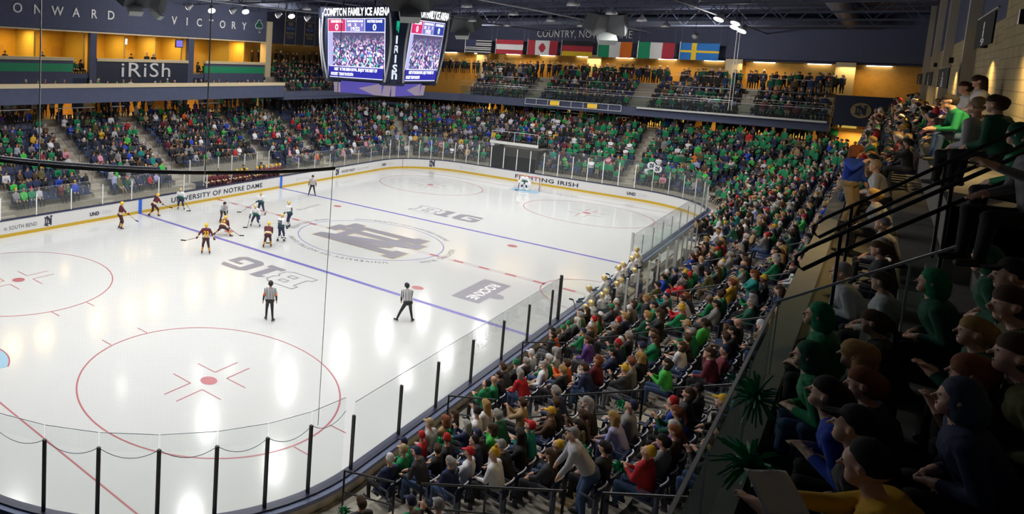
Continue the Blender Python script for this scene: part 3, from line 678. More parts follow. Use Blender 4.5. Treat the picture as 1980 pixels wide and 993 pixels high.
# ---------------------------------------------------------------- centre scoreboard
sb=empty('scoreboard',(0,0,10.3)); tag(sb,'big four sided video scoreboard hanging over centre ice','scoreboard')
m_sbblk=mat('board_dark',(.016,.024,.06),.5); m_sbfr=mat('board_frame',(.42,.43,.46),.4)
def scr_pic():
    m=bpy.data.materials.new('screen_picture'); m.use_nodes=True; nt=m.node_tree; b=nt.nodes['Principled BSDF']; b.inputs['Base Color'].default_value=(0,0,0,1)
    tc=nt.nodes.new('ShaderNodeTexCoord'); mp=nt.nodes.new('ShaderNodeMapping'); mp.inputs['Scale'].default_value=(3.0,3.0,2.0)
    vo=nt.nodes.new('ShaderNodeTexVoronoi'); vo.inputs['Scale'].default_value=4.2
    hs=nt.nodes.new('ShaderNodeValToRGB'); cr=hs.color_ramp; cr.interpolation='CONSTANT'
    cols=[(0,(.03,.02,.08)),(.22,(.10,.05,.2)),(.36,(.55,.32,.45)),(.46,(.75,.5,.62)),(.56,(.04,.3,.25)),(.66,(.05,.04,.12)),(.78,(.6,.6,.85)),(.86,(.10,.15,.45)),(.93,(.35,.12,.28))]
    cr.elements[0].position=0; cr.elements[0].color=(*cols[0][1],1); cr.elements[1].position=cols[1][0]; cr.elements[1].color=(*cols[1][1],1)
    for p,c in cols[2:]: e=cr.elements.new(p); e.color=(*c,1)
    sp=nt.nodes.new('ShaderNodeSeparateColor'); nt.links.new(tc.outputs['Object'],mp.inputs[0]); nt.links.new(mp.outputs[0],vo.inputs['Vector'])
    nt.links.new(vo.outputs['Color'],sp.inputs[0]); nt.links.new(sp.outputs[0],hs.inputs[0])
    # dark hall above the filmed crowd
    sx=nt.nodes.new('ShaderNodeSeparateXYZ'); nt.links.new(tc.outputs['Object'],sx.inputs[0]); mr=nt.nodes.new('ShaderNodeMapRange'); mr.inputs['From Min'].default_value=1.6; mr.inputs['From Max'].default_value=2.6
    nt.links.new(sx.outputs['Z'],mr.inputs['Value']); mx=nt.nodes.new('ShaderNodeMix'); mx.data_type='RGBA'; mx.inputs['B'].default_value=(.05,.04,.10,1)
    nt.links.new(mr.outputs[0],mx.inputs['Factor']); nt.links.new(hs.outputs[0],mx.inputs['A'])
    nt.links.new(mx.outputs['Result'],b.inputs['Emission Color']); b.inputs['Emission Strength'].default_value=2.0
    return m
m_pic=scr_pic()
E_=lambda n,c=(1,1,1),e=1.0: mat('led_'+n,(0,0,0),.5,emit=e,ecol=c)
for f in range(4):
    a=f*pi/2; rot=Matrix.Rotation(a,4,'Z')
    # face built facing -x then turned; viewer's right is -y
    def P(u,z,d=0):   # u: to the viewer's right, z above bottom; face leans out towards the top
        x=-(2.72+.10*z+d); return rot@Vector((x,-u,z))
    def quad(u0,u1,z0,z1,d,m,nm,par=sb):
        b=MB(); b.add([P(u0,z0,d),P(u1,z0,d),P(u1,z1,d),P(u0,z1,d)],[(0,1,2,3)]); return b.build(nm,m,par)
    b=MB(); vs=[P(u,z,d) for d in (-.5,0) for u,z in ((-2.25,-.1),(2.25,-.1),(2.45,3.9),(-2.45,3.9))]; b.add(vs,[(3,2,1,0),(4,5,6,7),(0,1,5,4),(1,2,6,5),(2,3,7,6),(3,0,4,7)]); hs=b.build('video_screen',m_sbblk,sb)
    # curved silver side frames
    b=MB()
    for s in (-1,1):
        pts=[P(s*(2.0+.28*sin(pi*i/10*.9)+.02*i),-.1+4.0*i/10,.06) for i in range(11)]; b.tube(pts,.07,6)
    b.build('side_frame',m_sbfr,hs,smooth=True)
    quad(-2.0,2.0,0,3.55,.02,E_('white',(.75,.75,.95),1.2),'screen_border',hs)
    quad(-1.95,1.95,.72,2.72,.03,m_pic,'video_picture',hs)
    quad(-1.95,-1.62,.72,2.72,.035,E_('pale',(.55,.55,.95),1.0),'video_edge',hs)
    q=quad(-1.95,-.72,2.78,3.5,.03,E_('pink',(.75,.02,.16),1.0),'score_panel',hs); q['label']='pink visitors panel'
    quad(-.68,.62,2.78,3.5,.03,E_('lilac',(.25,.22,.65),1.0),'clock_panel',hs); quad(.66,1.95,2.78,3.5,.03,E_('blue',(.02,.05,.38),1.0),'score_panel',hs)
    quad(-1.95,1.95,.05,.66,.03,E_('royal',(.02,.02,.42),1.0),'message_panel',hs)
    lw=E_('letters',(1,1,1),1.6)
    def T(txt,size,u,z,fit=None,bold=0.01,m=lw,nm='screen_lettering',align='CENTER'):
        vs,fs=text_mb(txt,size,0,1.0,align,bold)
        if fit:
            x0=min(v.x for v in vs); x1=max(v.x for v in vs); k=fit/(x1-x0)
            for v in vs: v.x*=k
        b=MB(); b.add([P(u+v.x,z+v.y,.045) for v in vs],fs); b.build(nm,m,hs)
    T('MINNESOTA',.2,-1.33,3.3,.85); T('0',.5,-1.33,2.86); T('NOTRE DAME',.2,1.3,3.3,1.0); T('0',.5,1.3,2.86); T('SOG PERIOD SOG',.14,-.03,3.33,1.1)
    T('15   2    1',.22,-.03,3.09,1.0); T('19:22',.3,-.03,2.83)
    T('NEXT IS THE IRISH BOWL. ENJOY THE REST OF',.24,0,.43,3.0); T('HOCKEY TODAY IN SOUTH',.24,-.95,.14,1.6)
    T('COMPTON FAMILY ICE ARENA',.62,0,3.72,4.6,.02)
    b=MB(); b.add([P(u,z,d) for d in (-.3,.03) for u,z in ((-2.5,3.62),(2.5,3.62),(2.55,4.25),(-2.55,4.25))],[(3,2,1,0),(4,5,6,7),(0,1,5,4),(1,2,6,5),(2,3,7,6),(3,0,4,7)]); b.build('name_band',m_sbblk,hs)
    # corner panel with vertical word
    rc=Matrix.Rotation(a+pi/4,4,'Z')
    def Q(u,z,d=0): return rc@Vector((-(3.35+d+.02*z),-u,z))
    b=MB(); b.add([Q(u,z,d) for d in (-.8,0) for u,z in ((-.62,-.3),(.62,-.3),(.72,3.5),(-.72,3.5))],[(3,2,1,0),(4,5,6,7),(0,1,5,4),(1,2,6,5),(2,3,7,6),(3,0,4,7)]); cp_=b.build('corner_panel',m_sbblk,sb)
    b=MB()
    for s in (-1,1): b.add([Q(s*.42-.035,0,.02),Q(s*.42+.035,0,.02),Q(s*.50+.035,3.1,.02),Q(s*.50-.035,3.1,.02)],[(0,1,2,3)])
    b.build('edge_light',E_('frame',(.8,.8,.85),1.0),cp_)
    for i,c in enumerate('IRIS'): 
        vs,fs=text_mb(c,.62,0,1,'CENTER',.02); b=MB(); b.add([Q(v.x,2.15-.55*i+v.y,.03) for v in vs],fs); b.build('corner_letter',E_('letter2',(.75,.85,.95),1.0),cp_)
    vs,fs=text_mb('h',.75,0,1,'CENTER',.02); b=MB(); b.add([Q(v.x,.1+v.y,.03) for v in vs],fs); b.build('corner_letter',E_('letter2'),cp_)
    b=MB()
    for (u,v) in ((0,.24),(-.22,0),(.22,0)):
        pts=[Q(u+.19*cos(t_),3.0+v+.19*sin(t_),.04) for t_ in [2*pi*i/16 for i in range(16)]]; b.add(pts,[tuple(range(16))])
    b.add([Q(-.04,3.0,.04),Q(.08,2.7,.04),Q(.16,2.7,.04),Q(.05,3.0,.04)],[(0,1,2,3)]); b.build('clover_mark',E_('clover',(.01,.5,.3),.8),cp_)
    # lower small display
    q=MB(); 
    def S(u,z,x=2.05): return rot@Vector((-(x-.06*(-z)),-u,z))
    q.add([S(-1.95,-.95),S(1.95,-.95),S(2.05,-.22),S(-2.05,-.22)],[(0,1,2,3)]); q.build('lower_display',E_('violet',(.10,.08,.42),.9),sb)
    q=MB(); q.add([S(-1.95,-.95,2.07),S(-1.5,-.95,2.07),S(-1.55,-.22,2.07),S(-2.05,-.22,2.07)],[(0,1,2,3)]); q.add([S(1.4,-.95,2.07),S(1.95,-.95,2.07),S(2.05,-.22,2.07),S(1.6,-.22,2.07)],[(0,1,2,3)]); q.add([S(-.2,-.6,2.07),S(.9,-.95,2.07),S(1.4,-.95,2.07),S(1.4,-.22,2.07)],[(0,1,2,3)]); q.build('lower_picture',E_('greyviolet',(.35,.28,.38),.8),sb)
b=MB(); b.lathe((0,0,-.98),[(1.4,0),(1.4,.06)],16); b.build('under_ring',mat('under_ring',(.45,.45,.2),.5,emit=.4),sb)
b=MB(); b.box(-1.9,1.9,-1.9,1.9,-.9,-.2); b.box(-2.3,2.3,-2.3,2.3,-.2,4.1); b.build('core_frame',m_sbblk,sb)
b=MB()
for sx in (-1,1):
    for sy in (-1,1): b.tube([(sx*1.8,sy*1.8,4),(sx*1.8,sy*1.8,6.9)],.04,6)
b.build('hanging_cable',m_steel,sb)
# hung loudspeaker clusters
def speaker_cluster(c,ang,sc,label):
    t=empty('loudspeaker_cluster',c,ang); t.scale=(sc,sc,sc); tag(t,label,'loudspeaker','hung loudspeaker clusters')
    g=mat('speaker_grey',(.11,.115,.12),.6,var=.1); g2=mat('speaker_face',(.28,.30,.29),.6)
    def wedge(dx,rz,tl,nm,m):
        b=MB(); M=Matrix.Translation((dx,0,0))@Matrix.Rotation(rz,4,'Z')@Matrix.Rotation(tl,4,'X')
        B=[(-.55,-.5,-.65),(.55,-.5,-.65),(.4,.5,-.45),(-.4,.5,-.45)]; T=[(-.55,-.5,.65),(.55,-.5,.65),(.4,.5,.5),(-.4,.5,.5)]
        b.hexa([M@Vector(p) for p in B],[M@Vector(p) for p in T]); b.build(nm,g,t)
        b=MB(); b.add([M@Vector(p) for p in ((-.5,-.515,-.6),(.5,-.515,-.6),(.5,-.515,.6),(-.5,-.515,.6))],[(0,1,2,3)]); b.build('grille',m,t)
    wedge(-.6,R(35),R(20),'cabinet',mat('speaker_grey')); wedge(.6,R(-35),R(20),'cabinet',mat('speaker_grey'))
    b=MB(); M=Matrix.Translation((0,-.25,-.95))@Matrix.Rotation(R(40),4,'X'); b.hexa([M@Vector(p) for p in ((-.45,-.35,-.2),(.45,-.35,-.2),(.45,.35,-.2),(-.45,.35,-.2))],[M@Vector(p) for p in ((-.5,-.4,.2),(.5,-.4,.2),(.5,.4,.2),(-.5,.4,.2))]); b.build('down_cabinet',g2,t)
    b=MB(); b.tube([(-.4,0,.5),(-.4,0,3/sc)],.03,5); b.tube([(.4,0,.5),(.4,0,3/sc)],.03,5); b.build('hanger',m_steel,t)
speaker_cluster((-4.1,-4.0,14.95),R(-50),1.1,'grey loudspeaker cluster above the scoreboard corner')
speaker_cluster((20,-7.1,14.9),R(-60),1.25,'grey loudspeaker cluster hanging before the far lettering')
speaker_cluster((-13.2,8.2,14.5),R(-20),.85,'grey loudspeaker cluster hanging between the two wall words')
speaker_cluster((-11.2,8.8,14.35),R(30),.8,'smaller grey loudspeaker cluster beside the letter D')
speaker_cluster((24,6.0,15.2),R(-75),1.2,'blue grey loudspeaker cluster above the red leaf flag')
# ---------------------------------------------------------------- protective net and cables behind the near goal
def net_mat():
    m=bpy.data.materials.new('netting'); m.use_nodes=True; nt=m.node_tree; nt.nodes.clear(); out=nt.nodes.new('ShaderNodeOutputMaterial')
    tr=nt.nodes.new('ShaderNodeBsdfTransparent'); d=nt.nodes.new('ShaderNodeBsdfDiffuse'); d.inputs[0].default_value=(.30,.31,.32,1)
    uv=nt.nodes.new('ShaderNodeUVMap'); sx=nt.nodes.new('ShaderNodeSeparateXYZ'); nt.links.new(uv.outputs[0],sx.inputs[0])
    def line(o):
        f=nt.nodes.new('ShaderNodeMath'); f.operation='FRACT'; nt.links.new(sx.outputs[o],f.inputs[0]); g=nt.nodes.new('ShaderNodeMath'); g.operation='LESS_THAN'; g.inputs[1].default_value=.07; nt.links.new(f.outputs[0],g.inputs[0]); return g
    a,b=line(0),line(1); mx=nt.nodes.new('ShaderNodeMath'); mx.operation='MAXIMUM'; nt.links.new(a.outputs[0],mx.inputs[0]); nt.links.new(b.outputs[0],mx.inputs[1])
    mm=nt.nodes.new('ShaderNodeMath'); mm.operation='MULTIPLY'; mm.inputs[1].default_value=.20; nt.links.new(mx.outputs[0],mm.inputs[0])
    ms=nt.nodes.new('ShaderNodeMixShader'); nt.links.new(mm.outputs[0],ms.inputs[0]); nt.links.new(tr.outputs[0],ms.inputs[1]); nt.links.new(d.outputs[0],ms.inputs[2]); nt.links.new(ms.outputs[0],out.inputs[0])
    return m
n0=s_near(6); n1=s_near(-HY+CN)+R(79.3)*CN; N=40
net=bpy.data.meshes.new('safety_net'); vs=[]; fs=[]; uvs=[]
for i in range(N+1):
    s=n0+(n1-n0)*i/N
    for z in (2.75,15.5): vs.append(lp(s,.12,z)[0][:])
for i in range(N): fs.append((2*i,2*i+2,2*i+3,2*i+1))
net.from_pydata(vs,[],fs); uvl=net.uv_layers.new(name='UVMap')
for p in net.polygons:
    for li,vi in zip(p.loop_indices,p.vertices):
        i=vi//2; z=2.75 if vi%2==0 else 15.5; uvl.data[li].uv=((n0+(n1-n0)*i/N)/.05,z/.05)
net.materials.append(net_mat()); nto=bpy.data.objects.new('safety_net',net); scene.collection.objects.link(nto); tag(nto,'fine grey safety netting hanging above the near end glass','net')
for s,zt,nm in ((n1,15.5,'edge_cord'),):
    b=MB(); b.tube([lp(s,.12,2.75)[0],lp(s,.12,zt)[0]],.008,5); b.build(nm,m_steelb,nto)
for i,(aa,) in enumerate(((209.0,),(235.4,))):
    s=s_near(-HY+CN)+(R(aa)-pi)*CN; b=MB(); b.tube([lp(s,.2,9.0)[0],lp(s,.2,15.5)[0]],.016,6); o=b.build('hanging_cable',mat('white_post')); tag(o,['pale hanging cable of the net, the left one','pale hanging cable of the net, the right one in line with VICTORY'][i],'cable')
b=MB(); b.tube([lp(n0+(n1-n0)*i/60,.16,9.02)[0] for i in range(61)],.045,6); b.build('upper_cable',m_black,nto)
b=MB(); b.tube([lp(n0+(n1-n0)*i/60,.30,9.12)[0] for i in range(50)],.03,6); b.build('upper_pipe',m_steelb,nto)
b=MB()
for i in range(len(nearp)-1):
    p0,p1=lp(nearp[i],.1)[0],lp(nearp[i+1],.1)[0]; b.tube([Vector((*p0.lerp(p1,t/8).xy,2.78-.22*(1-(2*t/8-1)**2))) for t in range(9)],.008,4)
b.build('sagging_hem',m_steel,nto)
# ---------------------------------------------------------------- goal at the far end
g=empty('goal_net',(27.1,0,0)); tag(g,'red framed hockey goal with white netting behind the goaltender','goal')
b=MB(); b.tube([(0,-.93,0),(0,-.93,1.22),(0,.93,1.22),(0,.93,0)],.04,8); b.build('goal_frame',mat('goal_red',(.55,.03,.03),.4),g,smooth=True)
b=MB(); b.tube([(0,-.93,.04),(.7,-.85,.04),(1.05,0,.04),(.7,.85,.04),(0,.93,.04)],.035,6); b.tube([(0,.93,1.22),(.45,.75,1.15),(.55,0,1.12),(.45,-.75,1.15),(0,-.93,1.22)],.025,6); b.build('base_frame',mat('white_post'),g)
b=MB(); B=[(0,-.93),(.7,-.85),(1.05,0),(.7,.85),(0,.93)]; T=[(0,-.93),(.45,-.75),(.55,0),(.45,.75),(0,.93)]
for i in range(4):
    for j in range(9):
        t=j/8; a0=Vector((*B[i],.05)).lerp(Vector((*B[i+1],.05)),t); a1=Vector((*T[i],1.2)).lerp(Vector((*T[i+1],1.2)),t); b.tube([a0,a1],.007,4)
    for j in range(8):
        t=j/8; a0=Vector((*B[i],.05)).lerp(Vector((*T[i],1.2)),t); a1=Vector((*B[i+1],.05)).lerp(Vector((*T[i+1],1.2)),t); b.tube([a0,a1],.007,4)
b.build('netting',mat('white_post'),g)
# ---------------------------------------------------------------- team benches
for side,(xa,xb,nm) in ((-1,(-7.7,3.3,'near')),(1,(-1.2,8.4,'far'))):
    t=empty('team_bench',((xa+xb)/2,side*(HY+.95),.35)); h=(xb-xa)/2-.2
    tag(t,'long %s players bench behind the boards'%('white team' if side<0 else 'maroon team'),'bench')
    b=MB(); b.box(-h,h,-.17,.17,.38,.43); b.build('seat_board',m_cream,t)
    for sx in (-.9,0,.9): b=MB(); b.box(sx*h-.04,sx*h+.04,-.15,.15,0,.38); b.build('leg',m_steel,t)
    gl=MB(); y=side*(HY+2.05); gl.box(xa,xb,y-.01,y+.01,.7,2.9); o=gl.build('bench_glass',m_glass); tag(o,'glass screen standing behind the %s bench'%('white team' if side<0 else 'maroon team'),'glass')
    for j in range(7):
        x=xa+(xb-xa)*j/6; q=MB(); q.bar((x,y,.7),(x,y,2.95),.07); q.build('post',m_alu if side<0 else mat('white_post'),o)
    b=MB(); b.box(xa,xb,side*(HY+.3),side*(HY+2.1),0,.35); struct(b.build('floor_bench',m_concrete))
for x,lab in ((-7.75,'nearer the camera'),(3.3,'farther from the camera')):
    b=MB(); b.box(x-.012,x+.012,-(HY+.1),-(HY+2.05),1.05,2.9); o=b.build('bench_side_glass',m_glass); tag(o,'glass end screen of the white team bench, %s'%lab,'glass')
    q=MB()
    for y in (-(HY+.1),-(HY+2.05)): q.bar((x,y,.7),(x,y,2.95),.10)
    q.build('post',m_black if x<0 else m_alu,o)
# penalty boxes / timekeeper screens on the right beyond the bench
for j in range(5):
    x=4.6+j*1.25; b=MB(); b.box(x-.012,x+.012,-(HY+.15),-(HY+1.9),1.05,2.7); o=b.build('partition_glass',m_glass); tag(o,'upright glass partition beside the white boxes beyond the bench, %s'%nth(j),'glass','penalty box partitions'); q=MB(); q.bar((x,-(HY+1.9),.7),(x,-(HY+1.9),2.75),.06); q.build('post',m_steelb,o)
b=MB(); b.box(5.0,8.8,-(HY+.7),-(HY+1.1),1.0,1.12); o=b.build('score_table',m_white); tag(o,'white timekeepers table behind the boards beyond the white bench','table')
# white board end panel at the end of the rail
# ---------------------------------------------------------------- aisle rails in the right stand
m_r=m_rail
def surf_z(d): return Z0+max(0,(d-D0))/DR*ZR
for i,x in enumerate(AIS_R[:5]):
    for j,(d0,d1) in enumerate(((.9,2.3),(2.95,5.7),(6.3,7.9))):
        if x>-10 and x<4 and j==0: continue
        x_=x-.17*(d0-1); x2=x-.17*(d1-1)
        rail_h('aisle_rail',[(x_,-(HY+d0),surf_z(d0)-.1),(x2,-(HY+d1),surf_z(d1)-.1)],1.05,'black aisle rail, right stand, %s part up of the %s aisle from the bottom'%(nth(j),nth(i)),'black aisle rails in the right stand',post=1.4,r=.024)
for i,x in enumerate(AIS_L):
    rail_h('aisle_rail',[(x,HY+3.0,surf_z(3.0)-.1),(x,HY+7.9,surf_z(7.9)-.1)],.95,'dark aisle rail on the left stand steps, %s from the left'%nth(i),'aisle rails in the left stand',m=m_steel,post=1.7,r=.018)
b=MB(); b.box(7.0,7.03,HY+3.2,HY+5.6,surf_z(3.2),surf_z(5.6)+1.1); o=b.build('stair_glass',m_glassd); tag(o,'glass side guard beside the wide stairs in the left stand','glass')
# ---------------------------------------------------------------- people: one continuous voxel-fused body per pose
def _ico():
    bm=bmesh.new(); bmesh.ops.create_icosphere(bm,subdivisions=2,radius=1); v=np.array([x.co[:] for x in bm.verts]); f=[[w.index for w in p.verts] for p in bm.faces]; bm.free(); return v,np.array(f)
ICO_V,ICO_F=_ico()
def capsule(p0,p1,r0,r1):
    """tapered capsule: icosphere verts split to the two ends"""
    p0=np.array(p0,float); p1=np.array(p1,float); d=p1-p0; L=np.linalg.norm(d)
    if L<1e-6: return ICO_V*r0+p0
    d=d/L; h=ICO_V@d; t=(h>0)
    return np.where(t[:,None], ICO_V*r1+p1, ICO_V*r0+p0)
class Body:
    def __init__(s): s.p=[]         # pieces: p0,p1,r0,r1,bands [(t_end,tag)..]
    def add(s,p0,p1,r0,r1=None,tag='skin',bands=None): s.p.append((np.array(p0,float),np.array(p1,float),r0,r1 if r1 is not None else r0,bands or [(9,tag)]))
    def mesh(s,voxel,name,smooth=2,target=None):
        V=[];F=[];o=0
        for a,b,r0,r1,_ in s.p: v=capsule(a,b,r0,r1); V.append(v); F.append(ICO_F+o); o+=len(v)
        V=np.concatenate(V); F=np.concatenate(F)
        me=bpy.data.meshes.new(name); me.from_pydata(V.tolist(),[],F.tolist()); ob=bpy.data.objects.new(name,me); scene.collection.objects.link(ob)
        m=ob.modifiers.new('r','REMESH'); m.mode='VOXEL'; m.voxel_size=voxel; m.adaptivity=0
        if smooth: q=ob.modifiers.new('s','SMOOTH'); q.factor=.5; q.iterations=smooth
        if target:
            d=ob.modifiers.new('d','DECIMATE'); d.ratio=min(1,target/ (max(1,2.2/(voxel*voxel))*2))
        dg=bpy.context.evaluated_depsgraph_get(); nm=bpy.data.meshes.new_from_object(ob.evaluated_get(dg)); bpy.data.objects.remove(ob); bpy.data.meshes.remove(me)
        nm.name=name
        n=len(nm.vertices); co=np.empty(n*3); nm.vertices.foreach_get('co',co); co=co.reshape(-1,3)
        cen=np.array([[0,0,0]]) if not len(nm.polygons) else None
        c=np.empty(len(nm.polygons)*3); nm.polygons.foreach_get('center',c); c=c.reshape(-1,3)
        best=np.full(len(c),1e9); tg=np.zeros(len(c),int); tags=[]
        for a,b,r0,r1,bands in s.p:
            d=b-a; L2=d@d; t=np.clip(((c-a)@d)/L2,0,1) if L2>1e-9 else np.zeros(len(c))
            dist=np.linalg.norm(c-(a+t[:,None]*d),axis=1)-(r0+(r1-r0)*t)
            tt=((c-a)@d)/L2 if L2>1e-9 else t
            lo=-9
            for te,g in bands:
                if g not in tags: tags.append(g)
                k=(tt>lo)&(tt<=te)&(dist<best); tg[k]=tags.index(g); best=np.where(k,dist,best); lo=te
        nm.polygons.foreach_set('material_index',tg.astype(np.int32)); nm.polygons.foreach_set('use_smooth',[True]*len(nm.polygons)); nm['tags']=','.join(tags)
        return nm,tags
def ik(a,t,l1,l2,pole):
    a=Vector(a); t=Vector(t); d=t-a; L=min(d.length,(l1+l2)*.995); d=d.normalized() if d.length>1e-6 else Vector((0,0,-1)); t=a+d*L
    x=(l1*l1-l2*l2+L*L)/(2*L); h=sqrt(max(0,l1*l1-x*x)); p=Vector(pole); p=p-d*p.dot(d); p=p.normalized() if p.length>1e-5 else Vector((1,0,0))
    return a+d*x+p*h, t
def figure(pelvis=(0,0,.95),lean=5,side=0,twist=0,feet=((-.12,0,.08),(.12,.05,.08)),hands=((-.25,.1,.85),(.25,.1,.85)),head=(0,0),bulk=0,fem=0,knee=(0,1,0),toes=((0,.16),(0,.16)),scale=1,tags=None,fingers=None,hockey=False,kpoles=None,epoles=None,face=True,headturn=0):
    """local frame: facing +Y, right hand +X. returns Body and key points"""
    T=dict(skin='skin',top='top',leg='leg',shoe='shoe',glove='skin'); T.update(tags or {})
    B=Body(); pv=Vector(pelvis); RM=Matrix.Rotation(R(twist),3,'Z')@Matrix.Rotation(R(-lean),3,'X')@Matrix.Rotation(R(side),3,'Y')
    up=RM@Vector((0,0,1)); rt=RM@Vector((1,0,0)); fw=RM@Vector((0,1,0))
    waist=pv+up*.18; chest=pv+up*.38+fw*.01; neck=pv+up*.53; 
    k=bulk; sw=.175+(.03 if k else 0)-.015*fem
    shl=pv+up*.475-rt*sw; shr=pv+up*.475+rt*sw
    tb=T.get('torso_bands') or [(9,T['top'])]
    # torso
    for s_ in (-1,1):
        B.add(pv+rt*s_*.075,pv+up*.40+rt*s_*.085,.115+k,.115+k*1.1,bands=tb)
    B.add(pv+up*.02,chest,.12+k,.13+k,bands=tb)
    B.add(shl+rt*.05,shr-rt*.05,.075+k*.9,.075+k*.9,T['top'])
    B.add(pv-rt*.08,pv+rt*.08,.125+k*.8,.125+k*.8,T['leg'])
    B.add(pv-fw*.03-rt*.07-up*.02,pv-fw*.03+rt*.07-up*.02,.12+k*.8,.12+k*.8,T['leg'])
    # neck and head
    hp=Vector((sin(R(head[1]+headturn)),cos(R(head[1]+headturn)),0)); hm=Matrix.Rotation(R(-(head[1]+headturn)),3,'Z')@Matrix.Rotation(R(-head[0]),3,'X')
    hu=hm@Vector((0,0,1)); hf=hm@Vector((0,1,0)); hr=hm@Vector((1,0,0))
    hb=neck+up*.06; hc=hb+hu*.12+hf*.02
    B.add(neck-up*.03,hb+hu*.04,.058,.052,T['skin'])
    for s_,q_ in ((-1,shl),(1,shr)): B.add(neck-up*.025-fw*.015,q_+up*.005,.060+k*.5,.060+k*.5,T['top'])
    B.add(hc+hu*.03-hf*.02,hc+hu*.03+hf*.015,.088,.085,T['skin']); B.add(hc-hu*.02+hf*.02,hc-hu*.075+hf*.045,.068,.042,T['skin'])
    if face:
        B.add(hc+hf*.098+hu*.0,hc+hf*.112-hu*.025,.010,.014,T['skin'])
        for s_ in (-1,1): B.add(hc+hr*s_*.083-hu*.01,hc+hr*s_*.088+hu*.02,.014,.017,T['skin'])
    # arms
    ep=epoles or ((-.5,-.5,-.6),(.5,-.5,-.6)); W=[]
    ab=T.get('arm_bands') or [(9,T['top'])]; fb=T.get('fore_bands') or [(.9,T['top']),(9,T['glove'])]
    for s_,sh,h,pl in ((-1,shl,hands[0],ep[0]),(1,shr,hands[1],ep[1])):
        el,wr=ik(sh,h,.285,.255,pl); B.add(sh,el,.062+k*.55,.048+k*.4,bands=ab); B.add(el,wr,.048+k*.4,.034+k*.35,bands=fb)
        d=(wr-el).normalized(); W.append((wr,d))
        if T['glove']!='skin': B.add(wr+d*.0,wr+d*.10,.055,.058,T['glove']); B.add(wr+d*.04,wr+d*.08+Vector((-s_*.05,.02,0)),.026,.022,T['glove'])
        elif fingers: 
            pn=Vector(fingers[0 if s_<0 else 1]).normalized(); sd=d.cross(pn).normalized()*(1 if s_>0 else -1); curl=-pn
            B.add(wr,wr+d*.05,.030,.034,'skin'); B.add(wr+d*.03-sd*.018,wr+d*.085-sd*.022,.022,.016,'skin'); B.add(wr+d*.03+sd*.018,wr+d*.085+sd*.022,.022,.016,'skin')
            for j,(o,l) in enumerate(((-.030,.058),(-.010,.070),(.010,.066),(.030,.052))):
                b0=wr+d*.088+sd*o; b1=b0+(d+sd*o*5+curl*.12).normalized()*l*.55; b2=b1+(d+sd*o*5+curl*.55).normalized()*l*.5
                B.add(b0,b1,.0095,.009,'skin'); B.add(b1,b2,.009,.0075,'skin')
            t0=wr+d*.03-sd*.028; t1=t0+(d*.6-sd*.8).normalized()*.035; t2=t1+(d*.85-sd*.35+curl*.3).normalized()*.03
            B.add(t0,t1,.013,.0115,'skin'); B.add(t1,t2,.0115,.009,'skin')
        else:
            B.add(wr,wr+d*.05,.032,.036,T['glove']); B.add(wr+d*.05,wr+d*.12-Vector((0,0,.015)),.032,.02,T['glove']); B.add(wr+d*.02,wr+d*.07+Vector((-s_*.04,0,.01)),.014,.011,T['glove'])
    # legs
    kp=kpoles or (knee,knee); lb=T.get('shin_bands') or [(9,T['leg'])]; A=[]
    for s_,f,pl,to in ((-1,feet[0],kp[0],toes[0]),(1,feet[1],kp[1],toes[1])):
        hip=pv+rt*s_*.09-up*.03; kn,an=ik(hip,f,.43,.41,pl)
        B.add(hip,kn,.088+k*.7,.060+k*.5,T.get('thigh',T['leg'])); B.add(kn,an,.060+k*.45,.040+k*.35,bands=lb)
        t=Vector((to[0],to[1],0)); A.append((an,t)); B.add(an-t*.25-Vector((0,0,.025)),an+t*.85-Vector((0,0,.035)),.040,.036,T['shoe'])
    K=dict(hc=hc,hu=hu,hf=hf,hr=hr,W=W,A=A,neck=neck,up=up,rt=rt,fw=fw,pv=pv)
    return B,K
